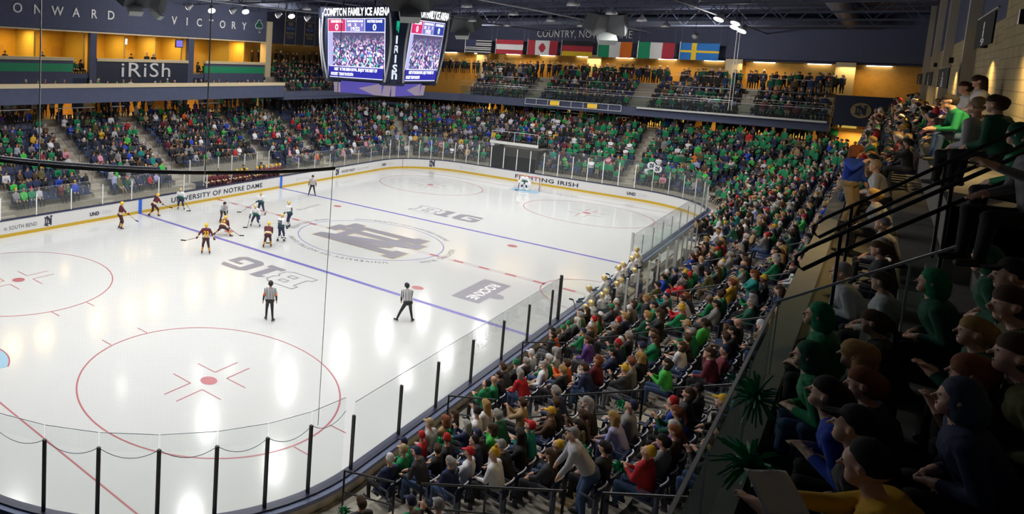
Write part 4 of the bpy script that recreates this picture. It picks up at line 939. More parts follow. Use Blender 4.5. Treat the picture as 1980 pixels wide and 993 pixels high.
# hair and hats in head space (origin head centre, +Y face, +Z up); built once, shared
def shell(name,parts,voxel=.012,sm=2):
    B=Body()
    for p in parts: B.add(*p)
    me,_=B.mesh(voxel,name,sm); return me
HEADGEAR={}
def headgear():
    S=lambda *a:a
    HEADGEAR['short']=shell('short_hair',[((0,-.03,.035),(0,.015,.06),.097,.088),((0,-.045,-.01),(0,-.05,.03),.080,.09)])
    HEADGEAR['bald']=None
    HEADGEAR['long']=shell('long_hair',[((0,-.03,.035),(0,.02,.055),.099,.092),((-.05,-.05,0),(-.06,-.07,-.22),.062,.045),((.05,-.05,0),(.06,-.07,-.22),.062,.045),((0,-.07,0),(0,-.10,-.26),.07,.05)])
    HEADGEAR['curly']=shell('curly_hair',[((0,-.04,.04),(0,.01,.05),.115,.10),((-.06,-.04,0),(-.08,-.05,-.10),.06,.055),((.06,-.04,0),(.08,-.05,-.10),.06,.055),((0,-.08,0),(0,-.09,-.12),.075,.07)])
    HEADGEAR['bun']=shell('tied_hair',[((0,-.03,.035),(0,.015,.055),.097,.089),((0,-.045,-.01),(0,-.05,.03),.080,.09),((0,-.12,.04),(0,-.17,-.08),.035,.028),((0,-.17,-.08),(0,-.16,-.2),.028,.015)])
    HEADGEAR['beanie']=shell('knit_hat',[((0,-.015,.05),(0,-.01,.09),.101,.085)])
    HEADGEAR['pom']=shell('pom_hat',[((0,-.015,.05),(0,-.01,.09),.101,.085),((0,-.01,.195),(0,-.01,.2),.035,.035)])
    HEADGEAR['cap']=shell('cap_hat',[((0,-.015,.052),(0,-.005,.075),.099,.088),((-.04,.08,.055),(-.03,.155,.045),.022,.010),((.04,.08,.055),(.03,.155,.045),.022,.010),((0,.08,.06),(0,.165,.05),.024,.010)],.010)
    HEADGEAR['hood']=shell('hood',[((0,-.03,.03),(0,-.01,.07),.115,.105),((0,-.06,-.06),(0,-.05,0),.10,.11)])
    HEADGEAR['helmet']=shell('helmet',[((0,-.025,.045),(0,.02,.05),.112,.106),((0,-.06,-.01),(0,-.05,.03),.088,.1),((-.085,-.02,-.02),(-.085,-.01,.02),.03,.03),((.085,-.02,-.02),(.085,-.01,.02),.03,.03),((-.05,.10,.06),(.05,.10,.06),.02,.02)],.010)
headgear()
SKIN=[mat('skin_light',(.62,.36,.25),.5),mat('skin_mid',(.50,.28,.19),.5),mat('skin_dark',(.17,.085,.05),.5)]
def cm(n,c,v=.12): return mat('fabric_'+n,c,.85,var=v,scale=14 if 'hair' not in n else 45,bump=.35 if 'hair' not in n else .8)
TOPC={'green':(.004,.20,.075),'dark green':(.004,.085,.045),'bright green':(.05,.42,.06),'teal':(.0,.20,.18),'black':(.010,.010,.013),'charcoal':(.030,.031,.036),'navy blue':(.012,.022,.075),'royal blue':(.01,.05,.42),'grey':(.20,.20,.21),'light grey':(.42,.42,.45),'white':(.66,.66,.70),'lavender':(.34,.34,.58),'brown':(.085,.045,.022),'tan':(.36,.24,.12),'maroon':(.13,.012,.025),'red':(.48,.015,.02),'gold':(.62,.36,.02),'orange':(.68,.13,.01),'purple':(.12,.05,.26),'olive':(.085,.085,.03),'pink':(.6,.25,.33)}
TOPW={'green':14,'dark green':9,'bright green':3,'teal':2,'black':22,'charcoal':15,'navy blue':13,'royal blue':2.5,'grey':6,'light grey':3,'white':6,'lavender':1.5,'brown':4,'tan':2.5,'maroon':3,'red':1.5,'gold':1.2,'orange':.8,'purple':1,'olive':3,'pink':.6}
LEGC={'jeans':(.035,.07,.16),'black':(.012,.012,.015),'khaki':(.26,.20,.12),'grey':(.10,.10,.11)}
HAIRC={'brown':(.06,.03,.014),'dark':(.014,.010,.008),'blond':(.36,.22,.07),'grey':(.32,.31,.30),'auburn':(.20,.06,.02),'white':(.6,.6,.6)}
GEARC={'white':(.66,.66,.68),'navy':(.015,.022,.07),'green':(.004,.2,.08),'black':(.012,.012,.014),'grey':(.25,.25,.26),'gold':(.65,.38,.02),'red':(.5,.015,.02),'tan':(.42,.30,.17)}
m_shoe=mat('shoe_dark',(.02,.02,.022),.6)
# eyes and mouth
m_eye=mat('eye_dark',(.015,.01,.01),.3)
def face_mesh():
    b=MB()
    for s_ in (-1,1):
        b.lathe((s_*.033,.090,.012),[(.001,-.004),(.009,0),(.001,.005)],8,0,axis='y')
    b.box(-.018,.018,.078,.0865,-.058,-.051,1)
    me=bpy.data.meshes.new('face_features'); me.from_pydata(b.v,[],b.f); me.materials.append(m_eye); me.materials.append(mat('lip',(.35,.12,.10),.5)); me.polygons.foreach_set('material_index',b.m); return me
FACE=face_mesh()
def put_head(parent,K,kind,m,nm=None,face=False):
    M=Matrix((K['hr'],K['hf'],K['hu'])).transposed().to_4x4(); M.translation=K['hc']
    if HEADGEAR.get(kind):
        o=bpy.data.objects.new(nm or {'cap':'cap','beanie':'knit_hat','pom':'knit_hat','hood':'hood','helmet':'helmet'}.get(kind,'hair'),HEADGEAR[kind]); scene.collection.objects.link(o)
        if not HEADGEAR[kind].materials: HEADGEAR[kind].materials.append(None)
        o.parent=parent; o.matrix_local=M; o.material_slots[0].link='OBJECT'; o.material_slots[0].material=m
    if face:
        o=bpy.data.objects.new('face',FACE); scene.collection.objects.link(o); o.parent=parent; o.matrix_local=M
    return M
def body_obj(me,tags,matmap,loc,rz,scale=1,name='person'):
    if not len(me.materials):
        for _ in tags: me.materials.append(None)
    o=bpy.data.objects.new(name,me); scene.collection.objects.link(o); o.location=loc; o.rotation_euler=(0,0,rz); o.scale=(scale,)*3
    for i,t in enumerate(tags): o.material_slots[i].link='OBJECT'; o.material_slots[i].material=matmap.get(t) or matmap['top']
    return o
# seated and standing spectator poses
def seat_pose(**kw):
    a=dict(pelvis=(0,-.02,.52),lean=-4,feet=((-.13,.42,.09),(.13,.42,.09)),hands=((-.10,.30,.62),(.10,.30,.62)),kpoles=((-.1,.4,1),(.1,.4,1)),bulk=.012); a.update(kw); return a
POSES=[('seated with hands in lap',seat_pose()),
 ('seated leaning forward',seat_pose(lean=24,hands=((-.12,.46,.60),(.12,.46,.60)),head=(-8,10))),
 ('seated with crossed arms',seat_pose(lean=-2,hands=((.10,.20,.84),(-.10,.22,.80)),epoles=((-.8,.1,-.6),(.8,.1,-.6)),head=(0,-20))),
 ('seated looking at a phone',seat_pose(lean=10,hands=((-.04,.34,.80),(.06,.34,.80)),head=(-30,0))),
 ('seated and clapping',seat_pose(lean=4,hands=((-.03,.36,1.0),(.03,.38,1.0)),head=(0,15))),
 ('seated turned to a neighbour',seat_pose(lean=4,twist=14,hands=((-.1,.32,.62),(.18,.30,.66)),head=(0,45))),
 ('seated with a hand to the face',seat_pose(lean=12,hands=((-.10,.36,.62),(.06,.20,1.10)),head=(-5,-12))),
 ('seated with legs stretched out',seat_pose(lean=-10,feet=((-.12,.62,.09),(.14,.58,.09)),hands=((-.20,.15,.60),(.20,.15,.60)))),
 ('standing with hands down',dict(pelvis=(0,0,.93),lean=0,feet=((-.11,0,.08),(.11,.03,.08)),hands=((-.26,.06,.82),(.26,.06,.82)),bulk=.012)),
 ('standing with arms folded',dict(pelvis=(0,0,.93),lean=-2,feet=((-.12,0,.08),(.12,.03,.08)),hands=((.10,.24,1.22),(-.10,.26,1.18)),epoles=((-.8,.1,-.6),(.8,.1,-.6)),bulk=.012,head=(0,12))),
 ('standing with both hands raised',dict(pelvis=(0,0,.93),lean=2,feet=((-.14,0,.08),(.14,.03,.08)),hands=((-.25,.22,1.62),(.26,.20,1.66)),epoles=((-.9,0,-.1),(.9,0,-.1)),bulk=.012)),
]
PM=[]
for nm,kw in POSES:
    B,K=figure(**kw); me,tags=B.mesh(.019,'person_body'); lo,lt=B.mesh(.040,'crowd_body',1); PM.append((nm,me,tags,K,lo,lt))
SEATED=list(range(8)); STAND=[8,9,10]
# ---------------------------------------------------------------- seats
def seat_parts():
    b=MB(); n=8     # backrest: gently curved shell, seat pan folded or down; origin on the tread, facing +Y
    bk=[]
    for j in range(5):
        z=.42+.42*j/4; y=-.10-.11*j/4; wv=.225-(.03 if j==4 else 0)
        for i in range(n+1):
            u=-1+2*i/n; bk.append((u*wv,y+.045*u*u,z+(-.03*u*u if j==4 else 0)))
    fr=[j*(n+1)+i for j in range(5) for i in range(n+1)]
    fs=[(j*(n+1)+i,j*(n+1)+i+1,(j+1)*(n+1)+i+1,(j+1)*(n+1)+i) for j in range(4) for i in range(n)]
    o=len(bk); vs=bk+[(x,y-.03,z) for x,y,z in bk]; fs2=[tuple(q+o for q in f[::-1]) for f in fs]
    per=[i for i in range(n+1)]+[j*(n+1)+n for j in range(1,5)]+[4*(n+1)+i for i in range(n-1,-1,-1)]+[j*(n+1) for j in range(3,0,-1)]
    rim=[(per[i],per[i]+o,per[(i+1)%len(per)]+o,per[(i+1)%len(per)]) for i in range(len(per))]
    back=(vs,fs+fs2+rim)
    q=MB(); q.tube([(bk[4*(n+1)+i][0],bk[4*(n+1)+i][1]-.015,bk[4*(n+1)+i][2]+.004) for i in range(n+1)],.016,5); glint_tube=(q.v,q.f)  # white tube along the back's top edge, a glint put in as colour
    q=MB(); q.hexa([(-.21,-.10,.40),(.21,-.10,.40),(.20,.28,.42),(-.20,.28,.42)],[(-.21,-.10,.45),(.21,-.10,.45),(.20,.28,.47),(-.20,.28,.47)]); pan=(q.v,q.f)
    q=MB(); q.hexa([(-.21,-.09,.42),(.21,-.09,.42),(.21,-.04,.42),(-.21,-.04,.42)],[(-.20,-.13,.78),(.20,-.13,.78),(.20,-.08,.78),(-.20,-.08,.78)]); fold=(q.v,q.f)
    q=MB(); q.box(-.03,.03,-.14,-.06,0,.42); q.box(-.24,-.20,-.16,.10,.60,.63); q.box(.20,.24,-.16,.10,.60,.63); q.box(-.235,-.205,-.16,-.12,.3,.62); q.box(.205,.235,-.16,-.12,.3,.62); leg=(q.v,q.f)
    q=MB(); q.ring((0,0,0),.035,.06,n=12); badge=([(x,-.215+0*y,.66+y) for x,y,z in q.v],q.f)
    def mk(nm,d,m):
        me=bpy.data.meshes.new(nm); me.from_pydata([tuple(v) for v in d[0]],[],d[1]); me.materials.append(m); return me
    return dict(back=mk('seat_back',back,m_seat),rim=mk('seat_edge_glint',glint_tube,mat('seat_glint_badge_white',(.75,.76,.82),.35)),pan=mk('seat_pan',pan,m_seat),fold=mk('seat_folded',fold,m_seat),leg=mk('seat_bracket',leg,m_steel),badge=mk('seat_badge',badge,mat('seat_glint_badge_white')))
SP=seat_parts()
def stadium_seat(loc,rz,folded,label,parts=True,group=None,badge=False):
    if parts:
        t=bpy.data.objects.new('stadium_seat',None); scene.collection.objects.link(t); t.location=loc; t.rotation_euler=(0,0,rz); t.empty_display_size=.1
        bk_=None
        for k in ['back','rim','fold' if folded else 'pan','leg']+(['badge'] if badge else []):
            o=bpy.data.objects.new({'back':'backrest','rim':'backrest_glint','fold':'seat_pan','pan':'seat_pan','leg':'bracket','badge':'aisle_badge'}[k],SP[k]); scene.collection.objects.link(o); o.parent=(bk_ if k in('rim','badge') else t); bk_=o if k=='back' else bk_
        tag(t,label,'seat',group); return t
SMALL={}
def merged(keys):
    k=tuple(keys)
    if k not in SMALL:
        V=[];F=[];M=[]
        for i,q in enumerate(keys):
            me=SP[q]; o=len(V); V+=[tuple(v.co) for v in me.vertices]; F+=[tuple(x+o for x in p.vertices) for p in me.polygons]; M+=[i]*len(me.polygons)
        me=bpy.data.meshes.new('seat_small'); me.from_pydata(V,[],F)
        for q in keys: me.materials.append(SP[q].materials[0])
        me.polygons.foreach_set('material_index',M); SMALL[k]=me
    return SMALL[k]
# ---------------------------------------------------------------- collect every place in the stands
places=[]   # (pos, facing rz, zone, row, index, aisle_end)
def add_loop_rows():
    for k in range(NR):
        s=S_START+.4; idx=0
        d=rowd(k)+.30
        prev_ais=None
        while s<S_END-.3:
            p,T,N=lp(s,d,rowz(k)); arc=SB[1]<s%LOOP<SB[2] or SB[3]<s%LOOP<SB[4]; near=s<0
            step=.54*( (CF/(CF+d)) if arc else ((CN/(CN+d)) if near else 1))
            sc0=(CF/(CF+d)) if arc else 1; ok=not any(abs(s-a)<(.8 if (s<SB[1] or s>SB[4]) else .5)*sc0 for a in AIS)
            if k<2 and in_span(s,[(a-.3,c+.3) for a,c in BENCH]): ok=False
            if in_span(s,[(TUNNEL[0]-.3,TUNNEL[1]+.3)]) and k<4: ok=False
            ds=min(abs(s-a) for a in AIS)
            if ok:
                sec='right' if s<SB[1] else ('far right corner' if s<SB[2] else ('far end' if s<SB[3] else ('far left corner' if s<SB[4] else 'left')))
                places.append((p,atan2(-N.y,-N.x)-pi/2,sec,k,idx,s,ds<1.15)); idx+=1
            s+=step
add_loop_rows()
for k in range(NB-1):    # far balcony and the left corner balcony
    y=-19.0; i=0
    while y<11.8:
        if not any(abs(y-a)<.7 for a in (-13.7,-5.6,4.4)): places.append((Vector((38.55+.85*k,y,fbz(k))),pi/2,'far balcony',k,i,0,False))
        y+=.56; i+=1
    x=17.0; i=0
    while x<35:
        if abs(x-27)>.8: places.append((Vector((x,20.65+.85*k,fbz(k))),pi,'corner balcony',k,i,0,False))
        x+=.56; i+=1
def occupied(pl):
    p,rz,sec,k,i,s,_=pl
    if sec=='right': 
        f=.80 if k>1 else .88
        if -21.5<p.x<-17 and k in (4,5): f=.45
        if -12<p.x<-6 and k in (4,7): f=.35
        return f
    if sec in('far right corner','far end'): return .95
    if sec=='left': return .74 if p.x>-22 else .5
    if sec=='far left corner': return .86
    return .9
def top_pick(sec,p):
    w=dict(TOPW)
    if sec in('far right corner','far end'):
        if p.y<-1 or (sec=='far right corner'): w['green']*=6; w['bright green']*=1.5; w['dark green']*=2; w['white']*=1.6
    if sec=='right' and p.x>14: w['green']*=1.2
    if 'balcony' in sec: w={'black':20,'charcoal':14,'dark green':8,'green':5,'navy blue':7,'grey':4,'white':1.5,'maroon':2,'brown':3}
    r=rnd.random()*sum(w.values())
    for c,q in w.items():
        r-=q
        if r<=0: return c
    return 'black'
AVOID=[]   # hand placed people: (x,y) near which no random one sits
cand=[]
for pl in places:
    p=pl[0]; q=project(p+Vector((0,0,.9)))
    if pl[5]<0.3 and pl[2]=='right' and q[0]<690: continue
    if q[2]<=0 or not(-25<q[0]<2010 and -10<q[1]<1040): continue
    cand.append((q[2],pl))
cand.sort(key=lambda a:a[0])
HAND_SEATS=[]
def near_any(p,L,r=.3): return any((p.x-a)**2+(p.y-b_)**2<r*r for a,b_ in L)
# ---------------------------------------------------------------- upper deck along the right side
DA=[8.05,8.6,9.15]; DY=[-22.2,-23.05,-23.75,-24.75]
b=MB()
for i in range(3): b.box(-37,38,DY[i+1],DY[i],7.4,DA[i])
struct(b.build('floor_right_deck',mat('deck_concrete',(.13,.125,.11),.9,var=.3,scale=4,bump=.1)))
b=MB(); b.box(-37,38,-21.92,-22.2,7.1,8.35); struct(b.build('wall_deck_parapet',mat('parapet',(.20,.20,.18),.85,var=.2,scale=3)))
b=MB(); b.box(-37,38,-21.95,-27,7.0,7.4); struct(b.build('ceiling_under_deck',m_roof))
b=MB(); b.box(-37,38,-24.0,-24.2,4,7.0); struct(b.build('wall_right_concourse',m_shade))
b=MB(); b.box(-37,44,-24.75,-25.0,7.4,13.35); struct(b.build('wall_right_lower',m_block))
b=MB(); b.box(-37,44,-24.75,-25.0,13.35,17.2); struct(b.build('wall_right',m_navywall))
b=MB()
for x in (-14.6,-1.8,10.9,23.2,37.5): b.box(x-.22,x+.32,-24.45,-24.76,8,17.2)
struct(b.build('column_right',mat('column_tan',(.52,.46,.36),.7)))
b=MB(); b.box(-37,-15.6,-24.3,-24.76,9,17.2); struct(b.build('wall_right_near_block',m_block))
# glass on the parapet near the camera, with steel top edge
gp=MB(); gp.box(-36,-28.0,-22.06,-22.07,8.352,9.12); o=gp.build('parapet_glass',m_glassd); tag(o,'long tilted looking glass guard on the deck parapet nearest the camera','glass')
q=MB(); q.bar((-36,-22.065,9.13),(-28,-22.065,9.13),.022); q.build('top_edge',m_alu,o)
q=MB()
for x in (-34,-32,-30,-28): q.bar((x,-22.09,8.352),(x,-22.09,9.12),.012)
q.build('clamp_post',m_alu,o)
gp=MB(); gp.add([(-28,-22.05,8.1),(-28,-23.3,9.2),(-28,-23.3,10.05),(-28,-22.05,9.13),(-27.985,-22.05,8.1),(-27.985,-23.3,9.2),(-27.985,-23.3,10.05),(-27.985,-22.05,9.13)],[(0,1,2,3),(7,6,5,4),(0,4,5,1),(1,5,6,2),(2,6,7,3),(3,7,4,0)])
o=gp.build('stair_side_glass',m_glassd); tag(o,'sloping glass guard beside the deck stairs, right of the big parapet glass','glass')
q=MB(); q.bar((-28,-22.05,9.14),(-28,-23.3,10.06),.022); q.build('top_edge',m_steelb,o); q=MB(); q.bar((-27.97,-23.02,9.06),(-27.97,-23.02,9.84),.018); q.build('joint_post',m_alu,o)
# stairs with two looped handrails
b=MB()
for i in range(7): b.box(-27.8,-24.9,-22.15-.3*i,-22.47-.3*i,8.0,8.22+.22*i)
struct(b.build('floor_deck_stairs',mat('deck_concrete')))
def loop_rail(x,y0,z0,n,label):
    t=empty('looped_handrail',(x,y0,z0)); tag(t,label,'handrail')
    sl=.88
    up=[(0,-.02-.25*i,.03+.25*sl*i) for i in range(n)]
    top=[(0,0,0)]+up
    low=[(0,p[1],p[2]-.21) for p in up[:n]]
    lp_=[(0,.02,-.02),(0,.07,-.09),(0,.06,-.17),(0,.0,-.22)]
    b=MB(); b.tube([Vector(p) for p in top[::-1]]+[Vector(p) for p in lp_]+[Vector(p) for p in low[1:]],.021,8); b.build('looped_bar',m_rail,t,smooth=True)
    for j in (1,4):
        if j<n: b=MB(); b.tube([(0,up[j][1],up[j][2]),(0,up[j][1],up[j][2]-1.15)],.017,8); b.build('post',m_rail,t)
    return t
loop_rail(-27.45,-22.22,9.66,10,'black looped handrail on the deck stairs, the lower and nearer of the two')
loop_rail(-25.6,-22.25,9.72,9,'black looped handrail on the deck stairs, the upper and farther of the two')
# raised concrete block over the dark stair opening
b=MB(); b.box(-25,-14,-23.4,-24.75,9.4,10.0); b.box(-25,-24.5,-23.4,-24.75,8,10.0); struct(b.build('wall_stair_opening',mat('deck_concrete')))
b=MB(); b.box(-24.4,-23.5,-23.5,-24.7,9.1,9.6); b.box(-24.9,-23.9,-23.3,-24.6,8.6,9.1); struct(b.build('floor_stair_blocks',mat('block_concrete',(.24,.235,.2),.9,var=.2)))
# section banners on the right wall
for (x0,x1,z0,z1,tx) in ((-15.2,-11.0,12.45,13.15,'119'),(-2.1,4.95,11.33,12.07,'120'),(10.7,19.0,11.33,12.02,'113'),(24.9,34.5,11.3,12.0,'114')):
    xc=(x0+x1)/2; t=empty('section_banner',(xc,-24.2,z0)); tag(t,'dark section banner reading %s on the right wall'%tx,'banner','section banners')
    b=MB(); b.box(x0-xc,x1-xc,0,.03,0,z1-z0); b.build('cloth',mat('banner_black',(.008,.012,.010),.8),t)
    h=(z1-z0)
    for i,c in enumerate(tx):
        vs,fs=text_mb(c,1,0,1,'CENTER',.03); b=MB(); sc_=h*.33
        # the digits face the ice; wall viewed from +y, right is -x... viewer looks along -y
        M=frame((0,.035,h*(.58-.27*i)),(-1,0,0),(0,0,1)); b.add([M@Vector((v.x*(x1-x0)*.42,v.y*sc_,0)) for v in vs],fs); b.build('digit',m_letter,t)
    b=MB(); b.bar((x0-xc-.2,.0,h+.06),(x1-xc+.2,.0,h+.06),.03); b.build('hanging_rod',m_rail,t)
# navy plaque with the gold round emblem and lit opening under it
b=MB(); b.box(37.7,38,-19.75,-23.4,7.65,10.1); struct(b.build('wall_far_right_plaque',mat('plaque_navy',(.015,.022,.05),.7)))
t=empty('round_emblem',(37.66,-21.35,8.95)); tag(t,'round gold monogram emblem on the navy wall at far right','emblem')
b=MB(); b.add([(0,.62*cos(a),.62*sin(a)) for a in [2*pi*i/32 for i in range(32)]],[tuple(range(32))]); b.build('disc',mat('emblem_gold',(.30,.22,.09),.5),t)
b=MB()
for p in ndp: b.add([(-.012-.001*ndp.index(p),-u*.14,v*.14) for u,v in p],[tuple(range(len(p)))])
b.build('monogram',mat('plaque_navy'),t)
b=MB(); b.box(40.5,40.7,-19.8,-22.6,CZ-.5,7.3); struct(b.build('wall_lit_opening',m_warmwall)); area_light('concourse_light',(39.4,-21.2,7.0),1.2,1.2,WARM_POWER*.5,(1,.66,.25))
b=MB()
for i in range(7): b.box(38.3+.45*i,38.8+.45*i,-17.9,-19.5,7.4,7.85+.32*i)
struct(b.build('floor_far_balcony_stairs',m_tread))
# ---------------------------------------------------------------- hand placed people
PERSONS=0
def tmap(top,leg='black',skin=0,**kw):
    d=dict(skin=SKIN[skin],top=cm(top.replace(' ','_'),TOPC[top]),leg=cm('leg_'+leg,LEGC[leg],.18),shoe=m_shoe); d.update(kw); return d
def hairmat(k,hc,gc): 
    return cm('gear_'+gc,GEARC[gc]) if k in('cap','beanie','pom') else (cm('hair_'+hc,HAIRC[hc],.3) if k!='hood' else gc)
def ray_point(u,v,d): 
    q=Vector(((u-423.157)/FPX,-(v-232.555)/FPX,-1)); return CAM+(CM@q)*d
def custom_person(label,u,v,d,rz,top,leg,kind,hc,gc,skin=0,voxel=.011,fing=None,face=True,loc=None,headm=None,scale=1,cat='person',fl=None,hw=None,**pose):
    global PERSONS
    B,K=figure(fingers=fing,**pose); me,tags=B.mesh(voxel,'person_body')
    RZ=Matrix.Rotation(R(rz),3,'Z'); H=ray_point(u,v,d) if loc is None else None
    if loc is None and fl is not None:
        d0=d
        for _ in range(12):
            z=(ray_point(u,v,d)-RZ@(K['hc']*scale)).z; d+=(z-fl)/.55 if v>300 else 0; scale=max(.94,min(1.12,d/d0))
        H=ray_point(u,v,d)
    L=(H-RZ@(K['hc']*scale)) if loc is None else Vector(loc)
    if hw:
        pose['hands']=tuple(tuple(RZ.transposed()@(h-L)/scale) for h in hw); B,K=figure(fingers=fing,**pose); me,tags=B.mesh(voxel,'person_body')
    o=body_obj(me,tags,tmap(top,leg,skin),L,R(rz),scale); put_head(o,K,kind,headm or hairmat(kind,hc,gc),face=face)
    tag(o,label,cat); PERSONS+=1
    return o,K
FS=lambda **k: seat_pose(**k)
fr=dict(fing=((0,0,1),(0,0,1)))
PC=ray_point(1500,950,3.95)
f1,K1=custom_person('person in gold sweater and black knit hat holding a white sheet at bottom right',1675,905,3.5,-8,'gold','khaki','beanie','dark','black',fl=DA[0],**FS(lean=36,hands=((-.18,.58,.92),(.12,.60,.86)),head=(2,6),bulk=.03),**fr,hw=(PC+Vector((.0,.03,-.14)),PC+Vector((.17,-.02,-.11))))
sheet=MB(); n=8; nrm=Vector((-.42,-.50,.76)).normalized(); su=Vector((.62,-.62,0)); su=(su-nrm*su.dot(nrm)).normalized(); sv=nrm.cross(su)
sheet.add([PC+su*.27*(i/n-.5)+sv*.24*(j/n-.5)+nrm*.012*sin(i*.9+j*.3) for j in range(n+1) for i in range(n+1)],[(j*(n+1)+i,j*(n+1)+i+1,(j+1)*(n+1)+i+1,(j+1)*(n+1)+i) for i in range(n) for j in range(n)])
o=sheet.build('paper_sheet',mat('paper',(.75,.76,.80),.7),smooth=True); sm_=o.modifiers.new('s','SOLIDIFY'); sm_.thickness=.002; tag(o,'white paper sheet held by the person in the gold sweater','paper')
custom_person('person with dark cap in black jacket, face in profile above the gold sweater',1650,828,4.1,-4,'black','black','cap','dark','black',fl=DA[0],**FS(bulk=.028,lean=24,hands=((-.10,.28,.66),(.10,.30,.64)),head=(-6,4)),**fr)
custom_person('person with short dark hair leaning forward in a royal blue sweater at lower right',1600,765,4.7,0,'royal blue','black','short','dark','black',fl=DA[0],**FS(lean=36,hands=((-.10,.36,.70),(.10,.38,.68)),head=(-14,10)),**fr)
custom_person('person with short auburn hair and dark jacket behind the blue sweater',1672,745,5.0,-4,'navy blue','jeans','short','auburn','black',fl=DA[0],**FS(bulk=.028,lean=18),**fr)
custom_person('person with long wavy light brown hair seated behind the auburn haired person',1655,688,5.7,2,'black','jeans','curly','blond','black',fl=DA[0],**FS(bulk=.028,lean=16,head=(-5,8)),**fr)
custom_person('person with dark ponytail and brown hair above the wavy haired person',1690,625,6.6,2,'charcoal','black','bun','brown','black',fl=DA[0],**FS(bulk=.028,lean=18,head=(0,10)))
custom_person('person in bright green jacket bent forward behind the guard glass',1580,612,6.9,5,'green','black','hood','dark','black',headm=cm('green',TOPC['green']),fl=DA[0],**FS(bulk=.028,lean=30,hands=((-.08,.36,.64),(.08,.38,.62)),head=(-14,0)))
custom_person('person in dark green jacket seated below the bright green jacket',1560,690,6.2,5,'green','jeans','hood','dark','black',headm=cm('dark_green',TOPC['dark green']),fl=DA[0],**FS(bulk=.028,lean=34,hands=((-.08,.36,.64),(.08,.38,.62)),head=(-10,0)))
custom_person('person in grey blue sweater under the sloping glass guard',1705,545,8.2,0,'light grey','black','short','brown','black',fl=DA[0],**FS(bulk=.028,lean=14,head=(0,10)))
custom_person('person in grey hat and grey hoodie on the deck beside the looped handrail end',1625,528,9.2,12,'light grey','jeans','beanie','dark','grey',fl=DA[0],**FS(bulk=.028,lean=32,hands=((-.08,.36,.64),(.08,.38,.62)),head=(-14,0)))
custom_person('person with brown hair and black coat in profile between the looped handrails',1700,482,10.0,2,'black','black','bun','brown','black',fl=DA[0],**FS(bulk=.028,lean=14,head=(0,6)))
custom_person('person in grey knit hat and grey coat above the looped handrail',1706,433,11.2,2,'grey','black','beanie','brown','grey',fl=DA[0],**FS(bulk=.028,lean=18,head=(-6,4)))
custom_person('person with tan hair in grey jacket on the deck below the blue sweater',1690,378,12.6,2,'grey','black','short','blond','grey',fl=DA[0],**FS(bulk=.028,lean=18))
custom_person('person in pale pink hat and pale scarf beside the blue sweater',1692,322,14.0,0,'light grey','black','beanie','brown','tan',fl=DA[0],**FS(bulk=.028,lean=16))
custom_person('person standing in royal blue sweater and khaki trousers with auburn hair on the deck',1658,292,15.0,150,'royal blue','khaki','curly','auburn','black',voxel=.014,fl=DA[0],pelvis=(0,0,.93),lean=2,feet=((-.12,0,.08),(.12,.03,.08)),hands=((-.22,.15,.92),(.20,.32,1.45)),bulk=.015,head=(0,-40))
# right hand cluster near the camera
custom_person('person with tan hair leaning in from the right with clasped hands',1885,645,5.3,6,'dark green','black','short','blond','black',fl=DA[1],**FS(bulk=.028,lean=30,hands=((-.03,.48,.78),(.04,.48,.78)),head=(-8,0)),**fr)
custom_person('person with wavy brown hair at the right below the clasped hands',1875,722,4.7,4,'brown','black','curly','auburn','black',fl=DA[1],**FS(lean=36,hands=((-.05,.46,.82),(.05,.46,.82)),head=(-8,0)),**fr)
custom_person('person in profile with brown hair at the right edge, hand raised to face',1958,592,4.2,6,'olive','black','short','brown','black',fl=DA[1],**FS(bulk=.028,lean=24,hands=((-.1,.36,.66),(.0,.22,1.06))),**fr)
custom_person('person in blue grey hood at the lower right',1852,775,4.6,2,'navy blue','black','hood','dark','black',headm=cm('hood_blue',(.03,.055,.09)),fl=DA[1],**FS(bulk=.028,lean=28,head=(-10,0)))
custom_person('person in dark cap at the right edge above the profile with raised hand',1955,535,5.2,4,'charcoal','black','cap','dark','black',fl=DA[1],**FS(bulk=.028,lean=22))
custom_person('person in wide dark green jacket seen from behind near the right edge',1905,505,6.4,-6,'dark green','black','hood','dark','black',headm=cm('dark_green',TOPC['dark green']),fl=DA[1],**FS(bulk=.05,lean=32))
custom_person('person with bright green hood next to the dark green jacket',1800,548,7.6,4,'dark green','black','hood','dark','black',headm=cm('green',TOPC['green']),fl=DA[1],**FS(bulk=.028,lean=28,head=(-10,0)))
custom_person('person with brown hair in dark coat at the bottom right edge',1968,690,3.9,2,'olive','black','short','brown','black',fl=DA[1],**FS(bulk=.028,lean=30,head=(-8,0)))
# people on the raised block by the right wall
custom_person('person in green sweater and jeans leaning forward on the raised block',1836,196,12.6,8,'green','jeans','short','dark','black',voxel=.013,**FS(lean=30,hands=((-.16,.48,.62),(.16,.48,.62)),head=(10,0)))
custom_person('person in grey vest and pale hat seen from behind near the right wall',1888,208,9.8,-25,'light grey','black','beanie','brown','tan',voxel=.013,**FS(lean=16,head=(-5,0),bulk=.03))
custom_person('person with brown hair in dark green jacket beside the tan wall',1926,202,9.2,-20,'dark green','black','short','brown','black',voxel=.013,**FS(lean=12,bulk=.03))
custom_person('person in green jacket at the right edge below the tan wall',1968,262,8.2,-15,'green','black','hood','dark','black',voxel=.013,headm=cm('dark_green',TOPC['dark green']),**FS(lean=16,bulk=.03))
custom_person('dark haired person in white shirt below banner 119, left of a pair',1866,170,14.0,10,'white','black','short','brown','black',voxel=.014,**FS(lean=12))
custom_person('long haired person in white shirt below banner 119, right of a pair',1893,158,13.6,6,'white','black','long','brown','black',voxel=.014,**FS(lean=10))
